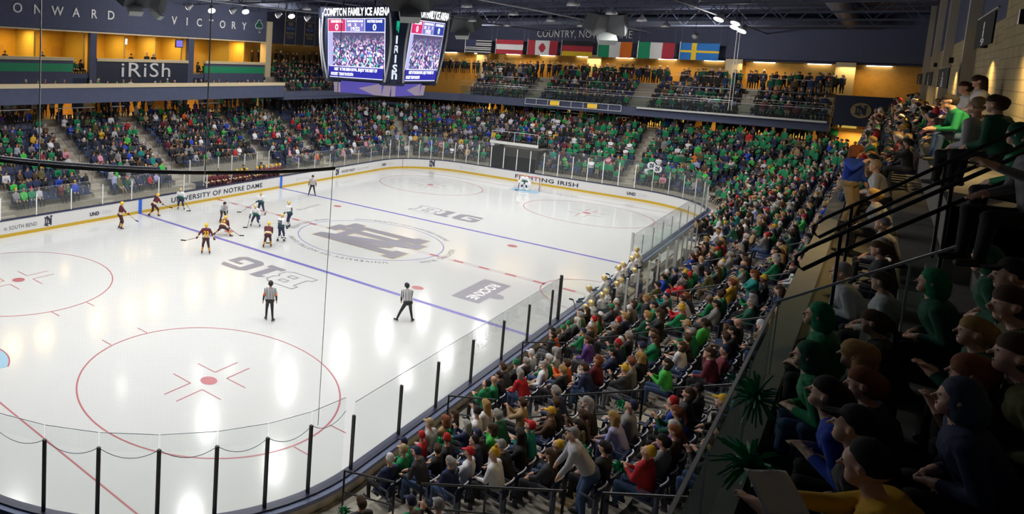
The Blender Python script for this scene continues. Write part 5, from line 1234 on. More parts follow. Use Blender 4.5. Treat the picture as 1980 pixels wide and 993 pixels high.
custom_person('person in grey sleeve reaching an open hand in from the right edge',2012,268,6.0,22,'grey','black','short','dark','black',**FS(lean=8,hands=((-.28,.50,.98),(.2,.3,.66))),fing=((.6,0,.8),(0,0,1)))
# deck seats
for i,(x,y,z) in enumerate(((-30.3,-23.45,DA[1]),(-29.7,-23.45,DA[1]),(-29.1,-23.45,DA[1]),(-28.5,-23.45,DA[1]),(-31.6,-23.45,DA[1]),(-24.3,-22.75,DA[0]),(-23.7,-22.75,DA[0]),(-23.1,-22.75,DA[0]),(-22.5,-22.75,DA[0]))):
    stadium_seat((x,y,z),0,True,'empty navy deck seat, %s'%(('%s in the row behind the wavy haired person'%nth(i)) if i<5 else ('%s along beyond the looped handrails'%nth(i-5))),True,'empty seats on the deck',True)
for k in range(3):
    x=-13.2; i=0
    while x<36:
        if not(x<-11 and k>0): places_pl=(Vector((x,-22.5-.78*k,DA[k])),0.0,'right deck',k,i,0,False); q=project(places_pl[0]+Vector((0,0,.9))); cand.append((q[2],places_pl))
        x+=.62; i+=1
cand.sort(key=lambda a:a[0])
# weak deck lamps (work lamps on the right wall)
for x in (-20,-8,6,20):
    t=empty('wall_lamp',(x,-24.25 if x<-15 else -24.6,12.7 if x<0 else 12.5)); tag(t,'small up and down lamp on the tan right wall, %s from the camera'%nth([-20,-8,6,20].index(x)),'lamp','wall lamps on the right')
    b=MB(); b.box(-.1,.1,0,.14,-.12,.12); b.build('housing',m_rail,t); area_light('wall_light',(0,.25,-.15),.4,.2,DECK_POWER,(1,.7,.3),150,(R(25),0,0),t)
# ---------------------------------------------------------------- hockey players and officials
mar=mat('jersey_maroon',(.10,.012,.022),.75,var=.15,scale=12); gold=mat('jersey_gold',(.75,.42,.01),.7); whj=mat('jersey_white',(.78,.78,.80),.75); nvj=mat('jersey_navy',(.015,.02,.06),.75); mpants=mat('pants_maroon',(.055,.010,.016),.7); blk=mat('kit_black',(.012,.012,.014),.6)
gh=mat('helmet_gold',(.80,.48,.03),.3); wgold=mat('helmet_white_gold',(.72,.56,.22),.25,metal=.3); hgreen=mat('trim_green',(.0,.16,.10),.6); bladem=mat('blade_steel',(.6,.62,.65),.3,metal=.6)
orange_band=mat('band_orange',(.85,.17,.01),.6)
def stripes_mat():
    m=bpy.data.materials.new('official_stripes'); m.use_nodes=True; nt=m.node_tree; b=nt.nodes['Principled BSDF']; b.inputs['Roughness'].default_value=.8
    tc=nt.nodes.new('ShaderNodeTexCoord'); sx=nt.nodes.new('ShaderNodeSeparateXYZ'); nt.links.new(tc.outputs['Object'],sx.inputs[0])
    a=nt.nodes.new('ShaderNodeMath'); a.operation='MULTIPLY'; a.inputs[1].default_value=15; nt.links.new(sx.outputs['X'],a.inputs[0])
    f=nt.nodes.new('ShaderNodeMath'); f.operation='FRACT'; nt.links.new(a.outputs[0],f.inputs[0]); g=nt.nodes.new('ShaderNodeMath'); g.operation='GREATER_THAN'; g.inputs[1].default_value=.5; nt.links.new(f.outputs[0],g.inputs[0])
    mx=nt.nodes.new('ShaderNodeMix'); mx.data_type='RGBA'; mx.inputs['A'].default_value=(.015,.015,.02,1); mx.inputs['B'].default_value=(.78,.78,.80,1); nt.links.new(g.outputs[0],mx.inputs['Factor']); nt.links.new(mx.outputs['Result'],b.inputs['Base Color']); return m
m_stripe=stripes_mat()
TEAM={
 'maroon':dict(map=dict(skin=SKIN[0],top=mar,leg=mpants,shoe=blk,glove=mar,stripe=gold,sock=gold,sock2=mar,white=whj,shirt=mar),helm=gh),
 'white':dict(map=dict(skin=SKIN[0],top=whj,leg=nvj,shoe=blk,glove=nvj,stripe=nvj,sock=whj,sock2=nvj,white=hgreen,shirt=whj),helm=wgold),
 'ref':dict(map=dict(skin=SKIN[0],top=m_stripe,leg=blk,shoe=blk,glove=SKIN[0],stripe=orange_band,sock=blk,sock2=blk,white=whj,shirt=blk),helm=blk)}
def player(label,u,v,team,ang_cam,number=None,stick=None,pose=None,cat='hockey player',armband=True,loc=None,nm='person'):
    """u,v = pixel the skates stand on; ang_cam: 0 faces away from the camera, 180 faces it, +90 faces picture left"""
    global PERSONS
    tags=dict(glove='glove',torso_bands=[(.20,'white'),(.36,'stripe'),(.44,'white'),(9,'top')] if team!='ref' else [(9,'top')],
      arm_bands=[(9,'top')] if team!='ref' else [(.62,'top'),(.98,'stripe' if armband else 'top'),(9,'shirt')], fore_bands=[(.35,'top'),(.5,'stripe'),(.65,'white'),(.85,'stripe'),(9,'glove')] if team!='ref' else [(.9,'shirt'),(9,'skin')],
      shin_bands=[(.25,'leg' if team!='ref' else 'leg'),(.38,'sock2'),(.52,'sock'),(.62,'sock2'),(.78,'sock'),(9,'sock2')] if team!='ref' else [(9,'leg')])
    if team=='ref': tags['glove']='skin'
    P=dict(bulk=.032 if team!='ref' else .012); P.update(pose or {})
    B,K=figure(tags=tags,**P); me,tg=B.mesh(.015,'player_body')
    if loc is None: 
        q=Vector(((u-423.157)/FPX,-(v-232.555)/FPX,-1)); d=CM@q; t=-CAM.z/d.z; L=CAM+d*t
    else: L=Vector(loc)
    az=atan2(L.y-CAM.y,L.x-CAM.x)-pi/2; rz=az+R(ang_cam)
    o=body_obj(me,tg,TEAM[team]['map'],(L.x,L.y,L.z),rz); o.name=nm
    put_head(o,K,'helmet',TEAM[team]['helm'],face=True)
    for an,t in K['A']:      # skate blades
        b=MB(); a=Vector((an.x,an.y,.0)); tt=t.normalized(); b.bar(a-tt*.10+Vector((0,0,.012)),a+tt*.2+Vector((0,0,.012)),.006,.024); b.bar(a-tt*.07+Vector((0,0,.03)),a-tt*.03+Vector((0,0,.03)),.03,.02); b.bar(a+tt*.10+Vector((0,0,.03)),a+tt*.15+Vector((0,0,.03)),.03,.02); b.build('skate_blade',bladem,o)
    if number:
        for sgn in ((-1,) if not team=='white' else (-1,1)):
            c=K['pv']+K['up']*.20+K['fw']*sgn*(.165+P['bulk']*1.0)
            M=frame(c,K['rt']*(1 if sgn<0 else -1),K['up']); vs,fs=text_mb(number if sgn<0 else 'IRISH',.30 if sgn<0 else .16,.006,1,'CENTER',.012); b=MB(); b.add([M@v for v in vs],fs); b.build('jersey_number' if sgn<0 else 'chest_lettering',gold if team=='maroon' else (hgreen if sgn>0 else nvj),o)
    tag(o,label,cat); PERSONS+=1
    if stick:
        M=o.matrix_basis.copy(); RZ=Matrix.Rotation(rz,3,'Z'); hi=K['W'][stick[0]][0]+K['W'][stick[0]][1]*.06; tip=Vector(stick[1])
        if len(stick)>2: hi=K['W'][stick[0]][0]+K['W'][stick[0]][1]*.06
        A=L+RZ@(hi+(hi-tip).normalized()*(.15 if len(stick)<3 else stick[2])); T=L+RZ@tip
        b=MB(); o2=A; b.bar((0,0,0),T-A,.028,.022); s=b.build('hockey_stick',mat('stick_shaft',(.05,.05,.06),.5)); s.location=A
        side=RZ@Vector((stick[3] if len(stick)>3 else 1,.35,0)).normalized(); b=MB(); b.bar(T-A,T-A+side*.30+Vector((0,0,.0)),.012,.07); b.build('blade',blk,s)
        tag(s,' '.join(('hockey stick held by the '+label.split(',')[0]).split()[:15]),'hockey stick')
    return o
SK=dict(pelvis=(0,0,.90),lean=12,feet=((-.17,-.02,.10),(.17,.04,.10)))
player('maroon player in gold helmet standing by the left boards, farthest left skater',232,442,'maroon',-75,None,(1,(.25,.95,.55)),dict(SK,pelvis=(0,0,.93),lean=8,hands=((-.10,.38,1.02),(.14,.46,1.0))))
player('maroon player in gold helmet gliding right, beside the blue board stripe',298,418,'maroon',-60,None,(1,(.1,1.15,.55)),dict(SK,pelvis=(0,-.05,.84),lean=30,feet=((-.18,-.35,.12),(.16,.25,.10)),hands=((-.1,.5,.92),(.1,.62,.80))))
player('white player in gold helmet in front of the board lettering, near the maroon glider',349,405,'white',170,'10',(0,(-.85,.55,.1)),dict(SK,pelvis=(0,0,.86),lean=24,feet=((-.28,0,.10),(.2,-.15,.10)),hands=((-.28,.40,.85),(.16,.42,.95))))
player('maroon player number 23 seen from behind with arms spread, left of the near blue line',397,490,'maroon',4,'23',(0,(-1.15,.10,.72),.1,-1),dict(SK,pelvis=(0,0,.92),lean=8,feet=((-.20,-.02,.10),(.24,-.06,.10)),hands=((-.48,.12,.95),(.46,.05,.92)),epoles=((-.3,-.8,.1),(.3,-.8,.1))))
player('linesman in black helmet bending over the faceoff, behind a crouching maroon player',431,430,'ref',-165,None,None,dict(pelvis=(0,-.15,.84),lean=46,feet=((-.22,0,.10),(.22,0,.10)),hands=((-.16,.42,.55),(.10,.52,.42)),head=(-5,0)),cat='linesman',armband=False)
player('maroon player crouching wide legged for the faceoff with gold number 16',430,456,'maroon',-20,'16',(1,(.95,.55,.03)),dict(SK,pelvis=(0,-.05,.62),lean=52,feet=((-.52,-.05,.10),(.52,.08,.10)),hands=((.0,.55,.62),(.22,.62,.40)),toes=((-.12,.12),(.12,.12)),head=(35,0)))
player('maroon player bent forward seen from behind, left of the centre circle',517,478,'maroon',-5,None,(0,(-.15,.8,.03)),dict(SK,pelvis=(0,-.05,.78),lean=42,feet=((-.24,-.10,.10),(.2,.12,.10)),hands=((-.18,.45,.62),(.14,.5,.68)),head=(20,0)))
player('white player in gold helmet leaning forward, left of a pair facing the faceoff',494,437,'white',165,'19',(1,(.35,.75,.05)),dict(SK,pelvis=(0,-.05,.80),lean=32,feet=((-.30,0,.10),(.30,.05,.10)),hands=((-.34,.35,.72),(.30,.40,.74)),head=(18,0)))
player('white player with stick reaching left, behind the leaning white player',504,414,'white',168,'27',(0,(1.35,.45,.12),.12,1),dict(SK,pelvis=(0,0,.86),lean=18,feet=((-.36,.1,.10),(.2,-.05,.10)),hands=((.34,.38,.90),(-.0,.42,.98)),head=(8,0)))
player('white player number 25 standing beside the bent maroon player',542,467,'white',-30,'25',(0,(-.35,.7,.05)),dict(SK,pelvis=(0,0,.92),lean=14,side=-6,feet=((-.16,-.10,.10),(.16,.16,.10)),hands=((-.28,.34,.82),(.22,.34,.88)),head=(6,50)))
player('white player in gold helmet upright, rightmost of the white skaters',559,439,'white',60,'8',None,dict(SK,pelvis=(0,0,.93),lean=10,feet=((-.16,-.06,.10),(.16,.06,.10)),hands=((-.22,.30,.95),(.20,.34,.98))))
player('referee with orange armbands standing by the far blue line',603,378,'ref',178,None,None,dict(pelvis=(0,0,.90),lean=4,feet=((-.28,.02,.10),(.28,0,.10)),hands=((-.30,.05,.85),(.30,.05,.85))),cat='referee')
player('referee with orange armbands seen from behind at the near conference mark',520,619,'ref',4,None,None,dict(pelvis=(0,0,.93),lean=0,feet=((-.13,.04,.10),(.15,-.10,.10)),hands=((-.30,.02,.82),(.30,.06,.82)),kpoles=((0,1,0),(0,1,0)),toes=((-.05,.15),(.10,.13))),cat='referee')
player('linesman in striped shirt and black helmet bent with legs apart near the red dot',785,620,'ref',8,None,None,dict(pelvis=(.02,-.06,.88),lean=26,side=-4,feet=((-.42,-.12,.10),(.26,.0,.10)),hands=((-.22,.32,.78),(.14,.30,.80)),head=(14,-10),toes=((-.12,.12),(.1,.14))),cat='linesman',armband=False)
g_=player('goaltender in white with leg pads standing before the red goal',1018,364,'white',172,'30',(1,(.42,.55,.05),.25),loc=(26.35,.12,0),pose=dict(pelvis=(0,0,.78),lean=24,bulk=.055,feet=((-.28,.02,.10),(.28,.02,.10)),hands=((-.42,.30,.72),(.40,.30,.72)),head=(14,0)),cat='goaltender')
for s_ in (-1,1):
    b=MB(); b.hexa([(s_*.27-.15,.10,.05),(s_*.27+.15,.10,.05),(s_*.27+.15,.24,.05),(s_*.27-.15,.24,.05)],[(s_*.20-.14,.16,.80),(s_*.20+.14,.16,.80),(s_*.20+.14,.27,.80),(s_*.20-.14,.27,.80)]); b.build('leg_pad',whj,g_)
b=MB(); b.box(-.55,-.32,.26,.40,.60,.90); b.build('catching_glove',whj,g_); b=MB(); b.box(.30,.55,.30,.36,.55,.95); b.build('blocker',whj,g_)
# white players on the near bench: standing and leaning on the boards
bp=dict(pelvis=(0,-.12,.93),lean=18,feet=((-.14,-.12,.10),(.14,-.12,.10)),hands=((-.20,.36,1.02),(.20,.36,1.02)))
bs=dict(pelvis=(0,-.05,.55),lean=16,feet=((-.16,.36,.10),(.16,.36,.10)),hands=((-.16,.36,.66),(.16,.36,.66)),kpoles=((-.1,.4,1),(.1,.4,1)))
def bench_row(side,team,xs,ys,desc,grp):
    protos=[]
    for j,P in enumerate((bp,bs)):
        pass
    for i,(x,j) in enumerate(xs):
        y=side*(HY+ys[j]); rz=(0 if side<0 else pi)
        if j not in BENCH_P.setdefault(team,{}):
            az=atan2(y-CAM.y,x-CAM.x)-pi/2
            o=player(desc%nth(i),0,0,team,math.degrees(rz-az),'7' if team=='white' else None,None,(bp,bs)[j],loc=(x,y,.35)); BENCH_P[team][j]=o
        else:
            o=copy_tree(BENCH_P[team][j]); o.location=(x,y,.35)
            for ch in list(o.children):
                if ch.name.startswith('chest_lettering') and 0: pass
            global PERSONS; PERSONS+=1
        o['label']=desc%nth(i); o['group']=grp
        o.rotation_euler=(0,0,rz+rnd.uniform(-.3,.3))
BENCH_P={}
bench_row(-1,'white',[(-6.9,1),(-6.2,1),(-5.4,0),(-4.7,1),(-4.0,1),(-3.2,0),(-2.4,1),(-1.6,1),(-.9,0),(-.1,0),(.7,1),(1.5,0),(2.4,0)],{0:.62,1:1.0},'white player with gold helmet on the near bench, %s from the camera','white players on the near bench')
bench_row(1,'maroon',[(-.7,0),(-.05,0),(.6,0),(1.3,0),(1.9,1),(2.5,0),(3.1,0),(3.7,0),(4.4,1),(5.0,0),(5.6,0),(6.2,0),(6.9,0),(7.5,0),(8.0,0)],{0:.50,1:.95},'maroon player with gold helmet on the far bench, %s from the left','maroon players on the far bench')
player('white player in gold helmet stepping over the near boards, farthest on the bench',0,0,'white',math.degrees(pi/2-.2-(atan2(-14.1+22.7,3.2+37.3)-pi/2)),'6',None,dict(SK,pelvis=(0,0,.93),lean=14,hands=((-.25,.3,.9),(.25,.3,.9))),loc=(2.9,-HY-.5,.55))
for i,(x,side) in enumerate(((-5.0,-1),(-1.5,-1),(1.9,-1),(1.6,1),(4.6,1),(6.9,1))):
    o,K=custom_person('coach in dark suit standing behind the %s bench, %s from the left'%('white' if side<0 else 'maroon',nth(i%3)),0,0,1,0 if side<0 else 180,'navy blue' if i%2 else 'black','black','short',['grey','brown','dark'][i%3],'black',voxel=.018,loc=(x,side*(HY+1.6),.35),pelvis=(0,0,.93),lean=0,feet=((-.12,0,.08),(.12,.03,.08)),hands=((.10,.24,1.22),(-.10,.26,1.18)),epoles=((-.8,.1,-.6),(.8,.1,-.6)),bulk=.012)
    o['category']='coach'
for i,x in enumerate((-5.9,-3.6,-.5,1.1)):
    b=MB(); b.bar((0,0,0),(.25,.32,.62),.028,.022); s=b.build('hockey_stick',mat('stick_shaft')); s.location=(x,-HY-.35,.75); q=MB(); q.bar((.25,.32,.62),(.02,.42,.70),.012,.07); q.build('blade',blk,s); tag(s,'hockey stick leaning over the near bench boards, %s from the camera'%nth(i),'hockey stick','sticks on the near bench')
# ---------------------------------------------------------------- spectators: the nearest as individuals, the rest as one crowd
N_IND=max(60,298-PERSONS)
HEADK=['short']*9+['long']*6+['bun']*3+['curly']*1+['beanie']*5+['pom']*1+['cap']*6+['bald']*1
NUMW=['one','two','three','four','five','six','seven','eight','nine','ten']
# looks picked out from the photograph: head pixel, top, head kind, hair, hat colour, legs, pose index
LOOKS=[(855,792,'tan','curly','auburn','black','jeans',0),(873,785,'black','long','brown','black','black',0),(967,735,'green','bald','grey','black','jeans',5),(926,752,'green','beanie','dark','black','black',3),
 (795,893,'green','cap','grey','tan','jeans',0),(765,905,'navy blue','beanie','dark','white','black',0),(722,912,'royal blue','beanie','dark','grey','black',1),(745,893,'grey','bald','grey','black','black',0),(752,868,'white','beanie','dark','gold','black',4),(785,870,'green','cap','dark','navy','black',1),(698,975,'charcoal','short','brown','black','black',0),
 (1325,775,'royal blue','beanie','dark','red','black',1),(1403,772,'black','cap','dark','gold','black',1),(1185,800,'lavender','long','blond','black','jeans',1),(1062,785,'brown','cap','dark','gold','jeans',0),(1080,790,'black','short','brown','black','black',5),(1238,690,'black','curly','blond','black','black',0),(1212,690,'grey','short','auburn','black','black',5),
 (1288,715,'bright green','long','dark','black','jeans',3),(1142,705,'navy blue','short','brown','black','jeans',1),(1078,755,'navy blue','short','grey','black','black',1),(1110,738,'charcoal','short','blond','red','black',0),(1022,680,'white','cap','dark','white','black',0),(1230,590,'dark green','short','blond','black','black',0),(1310,740,'charcoal','long','brown','black','black',3),
 (1375,555,'green','short','brown','black','jeans',5),(1102,905,'green','short','dark','black','jeans',1),(1120,900,'navy blue','short','dark','black','black',0),(1045,915,'purple','long','dark','black','jeans',3),(1230,910,'olive','long','brown','black','black',0),(1320,910,'navy blue','short','dark','black','black',6),(1365,850,'charcoal','short','brown','black','jeans',4),
 (1350,635,'green','cap','dark','tan','black',1),(1440,690,'green','cap','dark','tan','black',1),(1135,630,'green','cap','dark','navy','black',0),(1165,640,'charcoal','short','grey','black','black',0),(1130,870,'black','short','dark','black','black',0),(1010,785,'tan','short','brown','black','black',4),(935,815,'white','cap','dark','black','jeans',5),(960,860,'white','pom','dark','gold','black',6),(958,935,'black','short','dark','black','black',0),(928,910,'charcoal','short','brown','black','black',0),
 (1275,590,'green','short','dark','black','black',6),(1195,470,'navy blue','beanie','dark','navy','black',0),(1260,500,'white','cap','dark','red','black',0),(1240,510,'grey','cap','dark','grey','black',0),(1470,590,'dark green','short','grey','black','black',0),(1400,340,'white','short','dark','black','black',0)]
ind=[]; rest=[]; seats_empty=[]
HS={}
for dpt,pl in cand:
    if len(ind)<N_IND and pl[2]!='right deck' or (pl[2]=='right deck' and False): ind.append(pl)
near_places=ind[:]            # nearest places, filled or not
STANDING_SPEC=[(1148,868,'light grey','cap','blond','grey','jeans','bent'),(1452,520,'teal','long','auburn','black','jeans',9),(1262,582,'black','short','blond','black','black',8),(1290,590,'black','long','brown','black','black',9)]
SPECP=[]
for (u,v,top,kind,hc,gc,leg,pz) in STANDING_SPEC:
    hh=1.6 if pz!='bent' else 1.35
    SPECP.append(min((p_ for _,p_ in cand[:700] if p_[2]=='right'),key=lambda p_:hypot(project(p_[0]+Vector((0,0,hh)))[0]-u,project(p_[0]+Vector((0,0,hh)))[1]-v)))
# match looks to the nearest places
claims={}
for L in LOOKS:
    best=None
    for i,pl in enumerate(near_places):
        if i in claims or pl in SPECP: continue
        q=project(pl[0]+Vector((0,0,1.2))); d=hypot(q[0]-L[0],q[1]-L[1])
        if best is None or d<best[0]: best=(d,i)
    if best and best[0]<40: claims[best[1]]=L
filled=[]; k_i=0; allp=[pl for _,pl in cand]; keyset=set(); n=0
usedseats=[]
labels={}
ACT=['hands in lap','leaning forward','arms crossed','using phone','clapping','turned aside','hand to face','legs stretched','standing','standing','hands raised']
def side_word(pl): return {'right':'right stand','left':'left stand'}.get(pl[2],pl[2])
def place_label(pl,top,kind,hc,gc,pose):
    gear={'short':hc+' hair','long':'long '+hc+' hair','bun':'tied '+hc+' hair','curly':'curly '+hc+' hair','bald':'bald head','beanie':gc+' knit hat','pom':gc+' pompom hat','cap':gc+' cap'}[kind]
    ai=min(range(len(AIS)),key=lambda i:abs(pl[5]-AIS[i])) if pl[2] in('right','left') else 0
    act=ACT[[p[0] for p in POSES].index(pose)]
    x='person in %s, %s, %s, row %s, %s %s aisle %s'%(top,gear,act,NUMW[min(9,pl[3])],ordn[min(19,int(abs(pl[5]-AIS[ai])/.54))],'before' if pl[5]<AIS[ai] else 'after',NUMW[ai])
    labels[x]=1
    return x
seat_count=0
def spectator(pl,top,kind,hc,gc,leg,pi_,skin):
    nm,me,tags,K,_,_=PM[pi_]
    z=pl[0].z; o=body_obj(me,tags,tmap(top,leg,skin),pl[0],pl[1]+rnd.uniform(-.18,.18),rnd.uniform(.93,1.05))
    put_head(o,K,kind,hairmat(kind,hc,gc),face=False)
    tag(o,place_label(pl,top,kind,hc,gc,nm),'person','spectators in the '+side_word(pl)); return o
n_ind=0; crowd=[]; seatlist=[]; seat_far=[]
for i,pl in enumerate(allp):
    claim=claims.get(near_places.index(pl)) if (i<N_IND+200 and pl in near_places) else None
    occ=(rnd.random()<occupied(pl) or claim is not None) and pl not in SPECP
    deck=pl[2]=='right deck'; balc='balcony' in pl[2]
    seatlist.append((pl,occ))
    if not occ: continue
    top=top_pick(pl[2],pl[0]); kind=rnd.choice(HEADK); hc=rnd.choices(list(HAIRC),[8,6,4,3,1.2,1])[0]; gc=rnd.choice(list(GEARC)); leg=rnd.choice(['jeans','jeans','black','black','khaki','grey']); sk=rnd.choices([0,1,2],[8,3,1])[0]
    standp=.07 if pl[2]=='right' and pl[3]>4 else (.55 if (pl[2] in('far end','far right corner') and (pl[0].y<2)) else .03)
    if pl[2]=='right': standp=.012
    if pl[2]=='far balcony' and pl[3]==NB-2: standp=1
    pi_=rnd.choice(STAND[:2]+([10] if rnd.random()<.1 else [])) if rnd.random()<standp else rnd.choice(SEATED+[0,1])
    if claim: top,kind,hc,gc,leg,pi_=claim[2],claim[3],claim[4],claim[5],claim[6],claim[7]
    if n_ind<N_IND and not deck and not balc:
        spectator(pl,top,kind,hc,gc,leg,pi_,sk); n_ind+=1
    else: crowd.append((pl,top,kind,hc,gc,leg,pi_,sk))
# extra far standing people: press row, concourse, far walkway
def extra(p,rz,top,pi_): crowd.append(((Vector(p),rz,'x',0,0,0,False),top,rnd.choice(['short','long','cap','beanie']),rnd.choice(list(HAIRC)),rnd.choice(['black','green','white','grey']),'black',pi_,0))
DK=['black','charcoal','navy blue','dark green','black','grey','green','brown']
x=-19.5
while x<14.8:
    if rnd.random()<.6: extra((x,21.75,7.62),pi,rnd.choice(['charcoal','navy blue','light grey','black','green']),rnd.choice([0,1,3]))
    x+=.8
x=-19
while x<38:
    for yy in (22.6,23.4,24.4,25.3):
        if rnd.random()<(.45 if yy<24 else .22): extra((x+rnd.uniform(-.2,.2),yy,CZ),pi+rnd.uniform(-.5,.5),rnd.choice(DK),rnd.choice([8,9]))
    x+=.7
y=-20
while y<20:
    for xx in (40.4,41.2,42.2):
        if rnd.random()<(.95 if xx<41 else .7): extra((xx,y+rnd.uniform(-.2,.2),CZ),pi/2+rnd.uniform(-.5,.5),rnd.choice(DK+['green','green','dark green']),rnd.choice([8,9]))
    for xx in (43.0,42.7):
        if rnd.random()<.85: extra((xx,y+rnd.uniform(-.2,.2),fbz(5)),pi/2+rnd.uniform(-.6,.6),rnd.choice(['black','black','charcoal','dark green','navy blue']),rnd.choice([8,9]))
    y+=.6
for x in (17,19,21,22,24,26,28,30,32):
    for yy in (25.4,26.0): extra((x+rnd.uniform(-.3,.3),yy,fbz(5)),pi,rnd.choice(['black','charcoal','black']),8)
for (x,y) in ((-1.0,24.0),(.9,24.2),(1.6,24.1),(-12.6,24.3),(-9.4,24.4)): extra((x,y,9.35),pi,'black',8)
for i in range(20): extra((rnd.uniform(-13,15),23.7,9.1),pi,rnd.choice(['black','charcoal','dark green']),0)
# standing or bending spectators picked from the photo
for (u,v,top,kind,hc,gc,leg,pz) in STANDING_SPEC:
    best=SPECP.pop(0)
    if pz=='bent':
        o,K=custom_person('person in grey hooded sweatshirt and grey cap standing bent forward in the right stand',0,0,1,math.degrees(best[1])+25,top,leg,kind,hc,gc,voxel=.014,loc=best[0]+Vector((0,.1,0)),pelvis=(0,-.1,.93),lean=34,feet=((-.13,-.05,.08),(.13,.0,.08)),hands=((-.22,.42,.72),(.2,.42,.78)),bulk=.03,head=(-16,0))
    else:
        nm,me,tags,K,_,_=PM[pz]; o=body_obj(me,tags,tmap(top,leg,0),best[0]+Vector((0,.12,0)),best[1]+.3); put_head(o,K,kind,hairmat(kind,hc,gc)); tag(o,'person in %s top with %s %s hair standing among the seated in the right stand'%(top,'long' if kind=='long' else 'short',hc),'person')
# the crowd mesh: low bodies with colours per person
def crowd_mesh():
    bodies=[]
    for nm,me,tags,K,lo,lt in PM:
        V=np.empty(len(lo.vertices)*3); lo.vertices.foreach_get('co',V); V=V.reshape(-1,3)
        T=[]; MI=[]
        for p in lo.polygons:
            vs_=p.vertices
            T.append((vs_[0],vs_[1],vs_[2])); MI.append(p.material_index)
            if len(vs_)==4: T.append((vs_[0],vs_[2],vs_[3])); MI.append(p.material_index)
        T=np.array(T); MI=np.array(MI)
        # decimate by clustering
        q=np.round(V/.068).astype(int); _,inv=np.unique(q,axis=0,return_inverse=True); inv=inv.ravel(); n_=inv.max()+1
        C=np.zeros((n_,3)); cnt=np.zeros(n_); np.add.at(C,inv,V); np.add.at(cnt,inv,1); C/=cnt[:,None]
        T2=inv[T]; ok=(T2[:,0]!=T2[:,1])&(T2[:,1]!=T2[:,2])&(T2[:,0]!=T2[:,2]); T2=T2[ok]; MI2=MI[ok]
        key=np.sort(T2,axis=1); _,ui=np.unique(key,axis=0,return_index=True); T2=T2[ui]; MI2=MI2[ui]
        bodies.append((C,T2,MI2,lt,K))
    heads={}
    for k in ('short','long','beanie','cap','bun','curly','pom'):
        me=HEADGEAR[k]; V=np.empty(len(me.vertices)*3); me.vertices.foreach_get('co',V); V=V.reshape(-1,3)
        T=[]
        for p in me.polygons:
            vs_=p.vertices; T.append((vs_[0],vs_[1],vs_[2]))
            if len(vs_)==4: T.append((vs_[0],vs_[2],vs_[3]))
        T=np.array(T); q=np.round(V/.06).astype(int); _,inv=np.unique(q,axis=0,return_inverse=True); inv=inv.ravel(); n_=inv.max()+1
        C=np.zeros((n_,3)); cnt=np.zeros(n_); np.add.at(C,inv,V); np.add.at(cnt,inv,1); C/=cnt[:,None]; T2=inv[T]; ok=(T2[:,0]!=T2[:,1])&(T2[:,1]!=T2[:,2])&(T2[:,0]!=T2[:,2]); T2=T2[ok]
        key=np.sort(T2,axis=1); _,ui=np.unique(key,axis=0,return_index=True); heads[k]=(C,T2[ui])
    SK=[(.62,.36,.25),(.50,.28,.19),(.17,.085,.05)]
    VV=[];FF=[];CC=[];o=0
    for pl,top,kind,hc,gc,leg,pi_,sk in crowd:
        C,T,MI,lt,K=bodies[pi_]; a=pl[1]+rnd.uniform(-.25,.25); sc_=rnd.uniform(.9,1.05)
        Rm=np.array([[cos(a),-sin(a),0],[sin(a),cos(a),0],[0,0,1]]); off=np.array(pl[0][:])
        VV.append(C@Rm.T*sc_+off); FF.append(T+o); o+=len(C)
        cmap={'skin':SK[sk],'top':TOPC[top],'leg':LEGC[leg],'shoe':(.02,.02,.02)}
        tab=np.array([cmap.get(t,TOPC[top]) for t in lt]); CC.append(tab[MI])
        if kind in heads:
            HM=np.array(Matrix((K['hr'],K['hf'],K['hu'])).transposed()); HC,HT=heads[kind]; P=(HC*1.06)@HM.T+np.array(K['hc'][:]); VV.append(P@Rm.T*sc_+off); FF.append(HT+o); o+=len(HC)
            c=GEARC[gc] if kind in('cap','beanie','pom') else HAIRC[hc]; CC.append(np.tile(np.array(c),(len(HT),1)))
    V=np.concatenate(VV).astype(np.float32); F=np.concatenate(FF).astype(np.int32); C=np.concatenate(CC).astype(np.float32)
    me=bpy.data.meshes.new('crowd'); me.vertices.add(len(V)); me.vertices.foreach_set('co',V.ravel()); me.loops.add(len(F)*3); me.loops.foreach_set('vertex_index',F.ravel()); me.polygons.add(len(F)); me.polygons.foreach_set('loop_start',np.arange(0,len(F)*3,3,dtype=np.int32))
    me.polygons.foreach_set('use_smooth',np.ones(len(F),bool)); me.update(calc_edges=True)
    ca=me.attributes.new('Col','FLOAT_COLOR','FACE'); ca.data.foreach_set('color',np.concatenate([C,np.ones((len(C),1),np.float32)],1).ravel())
    m=bpy.data.materials.new('crowd_clothing'); m.use_nodes=True; nt=m.node_tree; at=nt.nodes.new('ShaderNodeAttribute'); at.attribute_name='Col'; nt.links.new(at.outputs['Color'],nt.nodes['Principled BSDF'].inputs['Base Color']); nt.nodes['Principled BSDF'].inputs['Roughness'].default_value=.8
    me.materials.append(m); ob=bpy.data.objects.new('crowd',me); scene.collection.objects.link(ob); tag(ob,'distant crowd of spectators filling the stands and balconies','crowd',kind='stuff'); return len(crowd),len(F)
print('CROWD',crowd_mesh(),'IND',n_ind,'PERSONS',PERSONS)
# seats: the nearest as things, the rest as one
ns=0; FV=[];FI=[];o_=0
base=merged(['back','pan']); BV=np.array([v.co[:] for v in base.vertices]); BF=[]
for p in base.polygons:
    vs_=p.vertices; BF.append((vs_[0],vs_[1],vs_[2])); 
    if len(vs_)>3: BF.append((vs_[0],vs_[2],vs_[3]))
BF=np.array(BF)
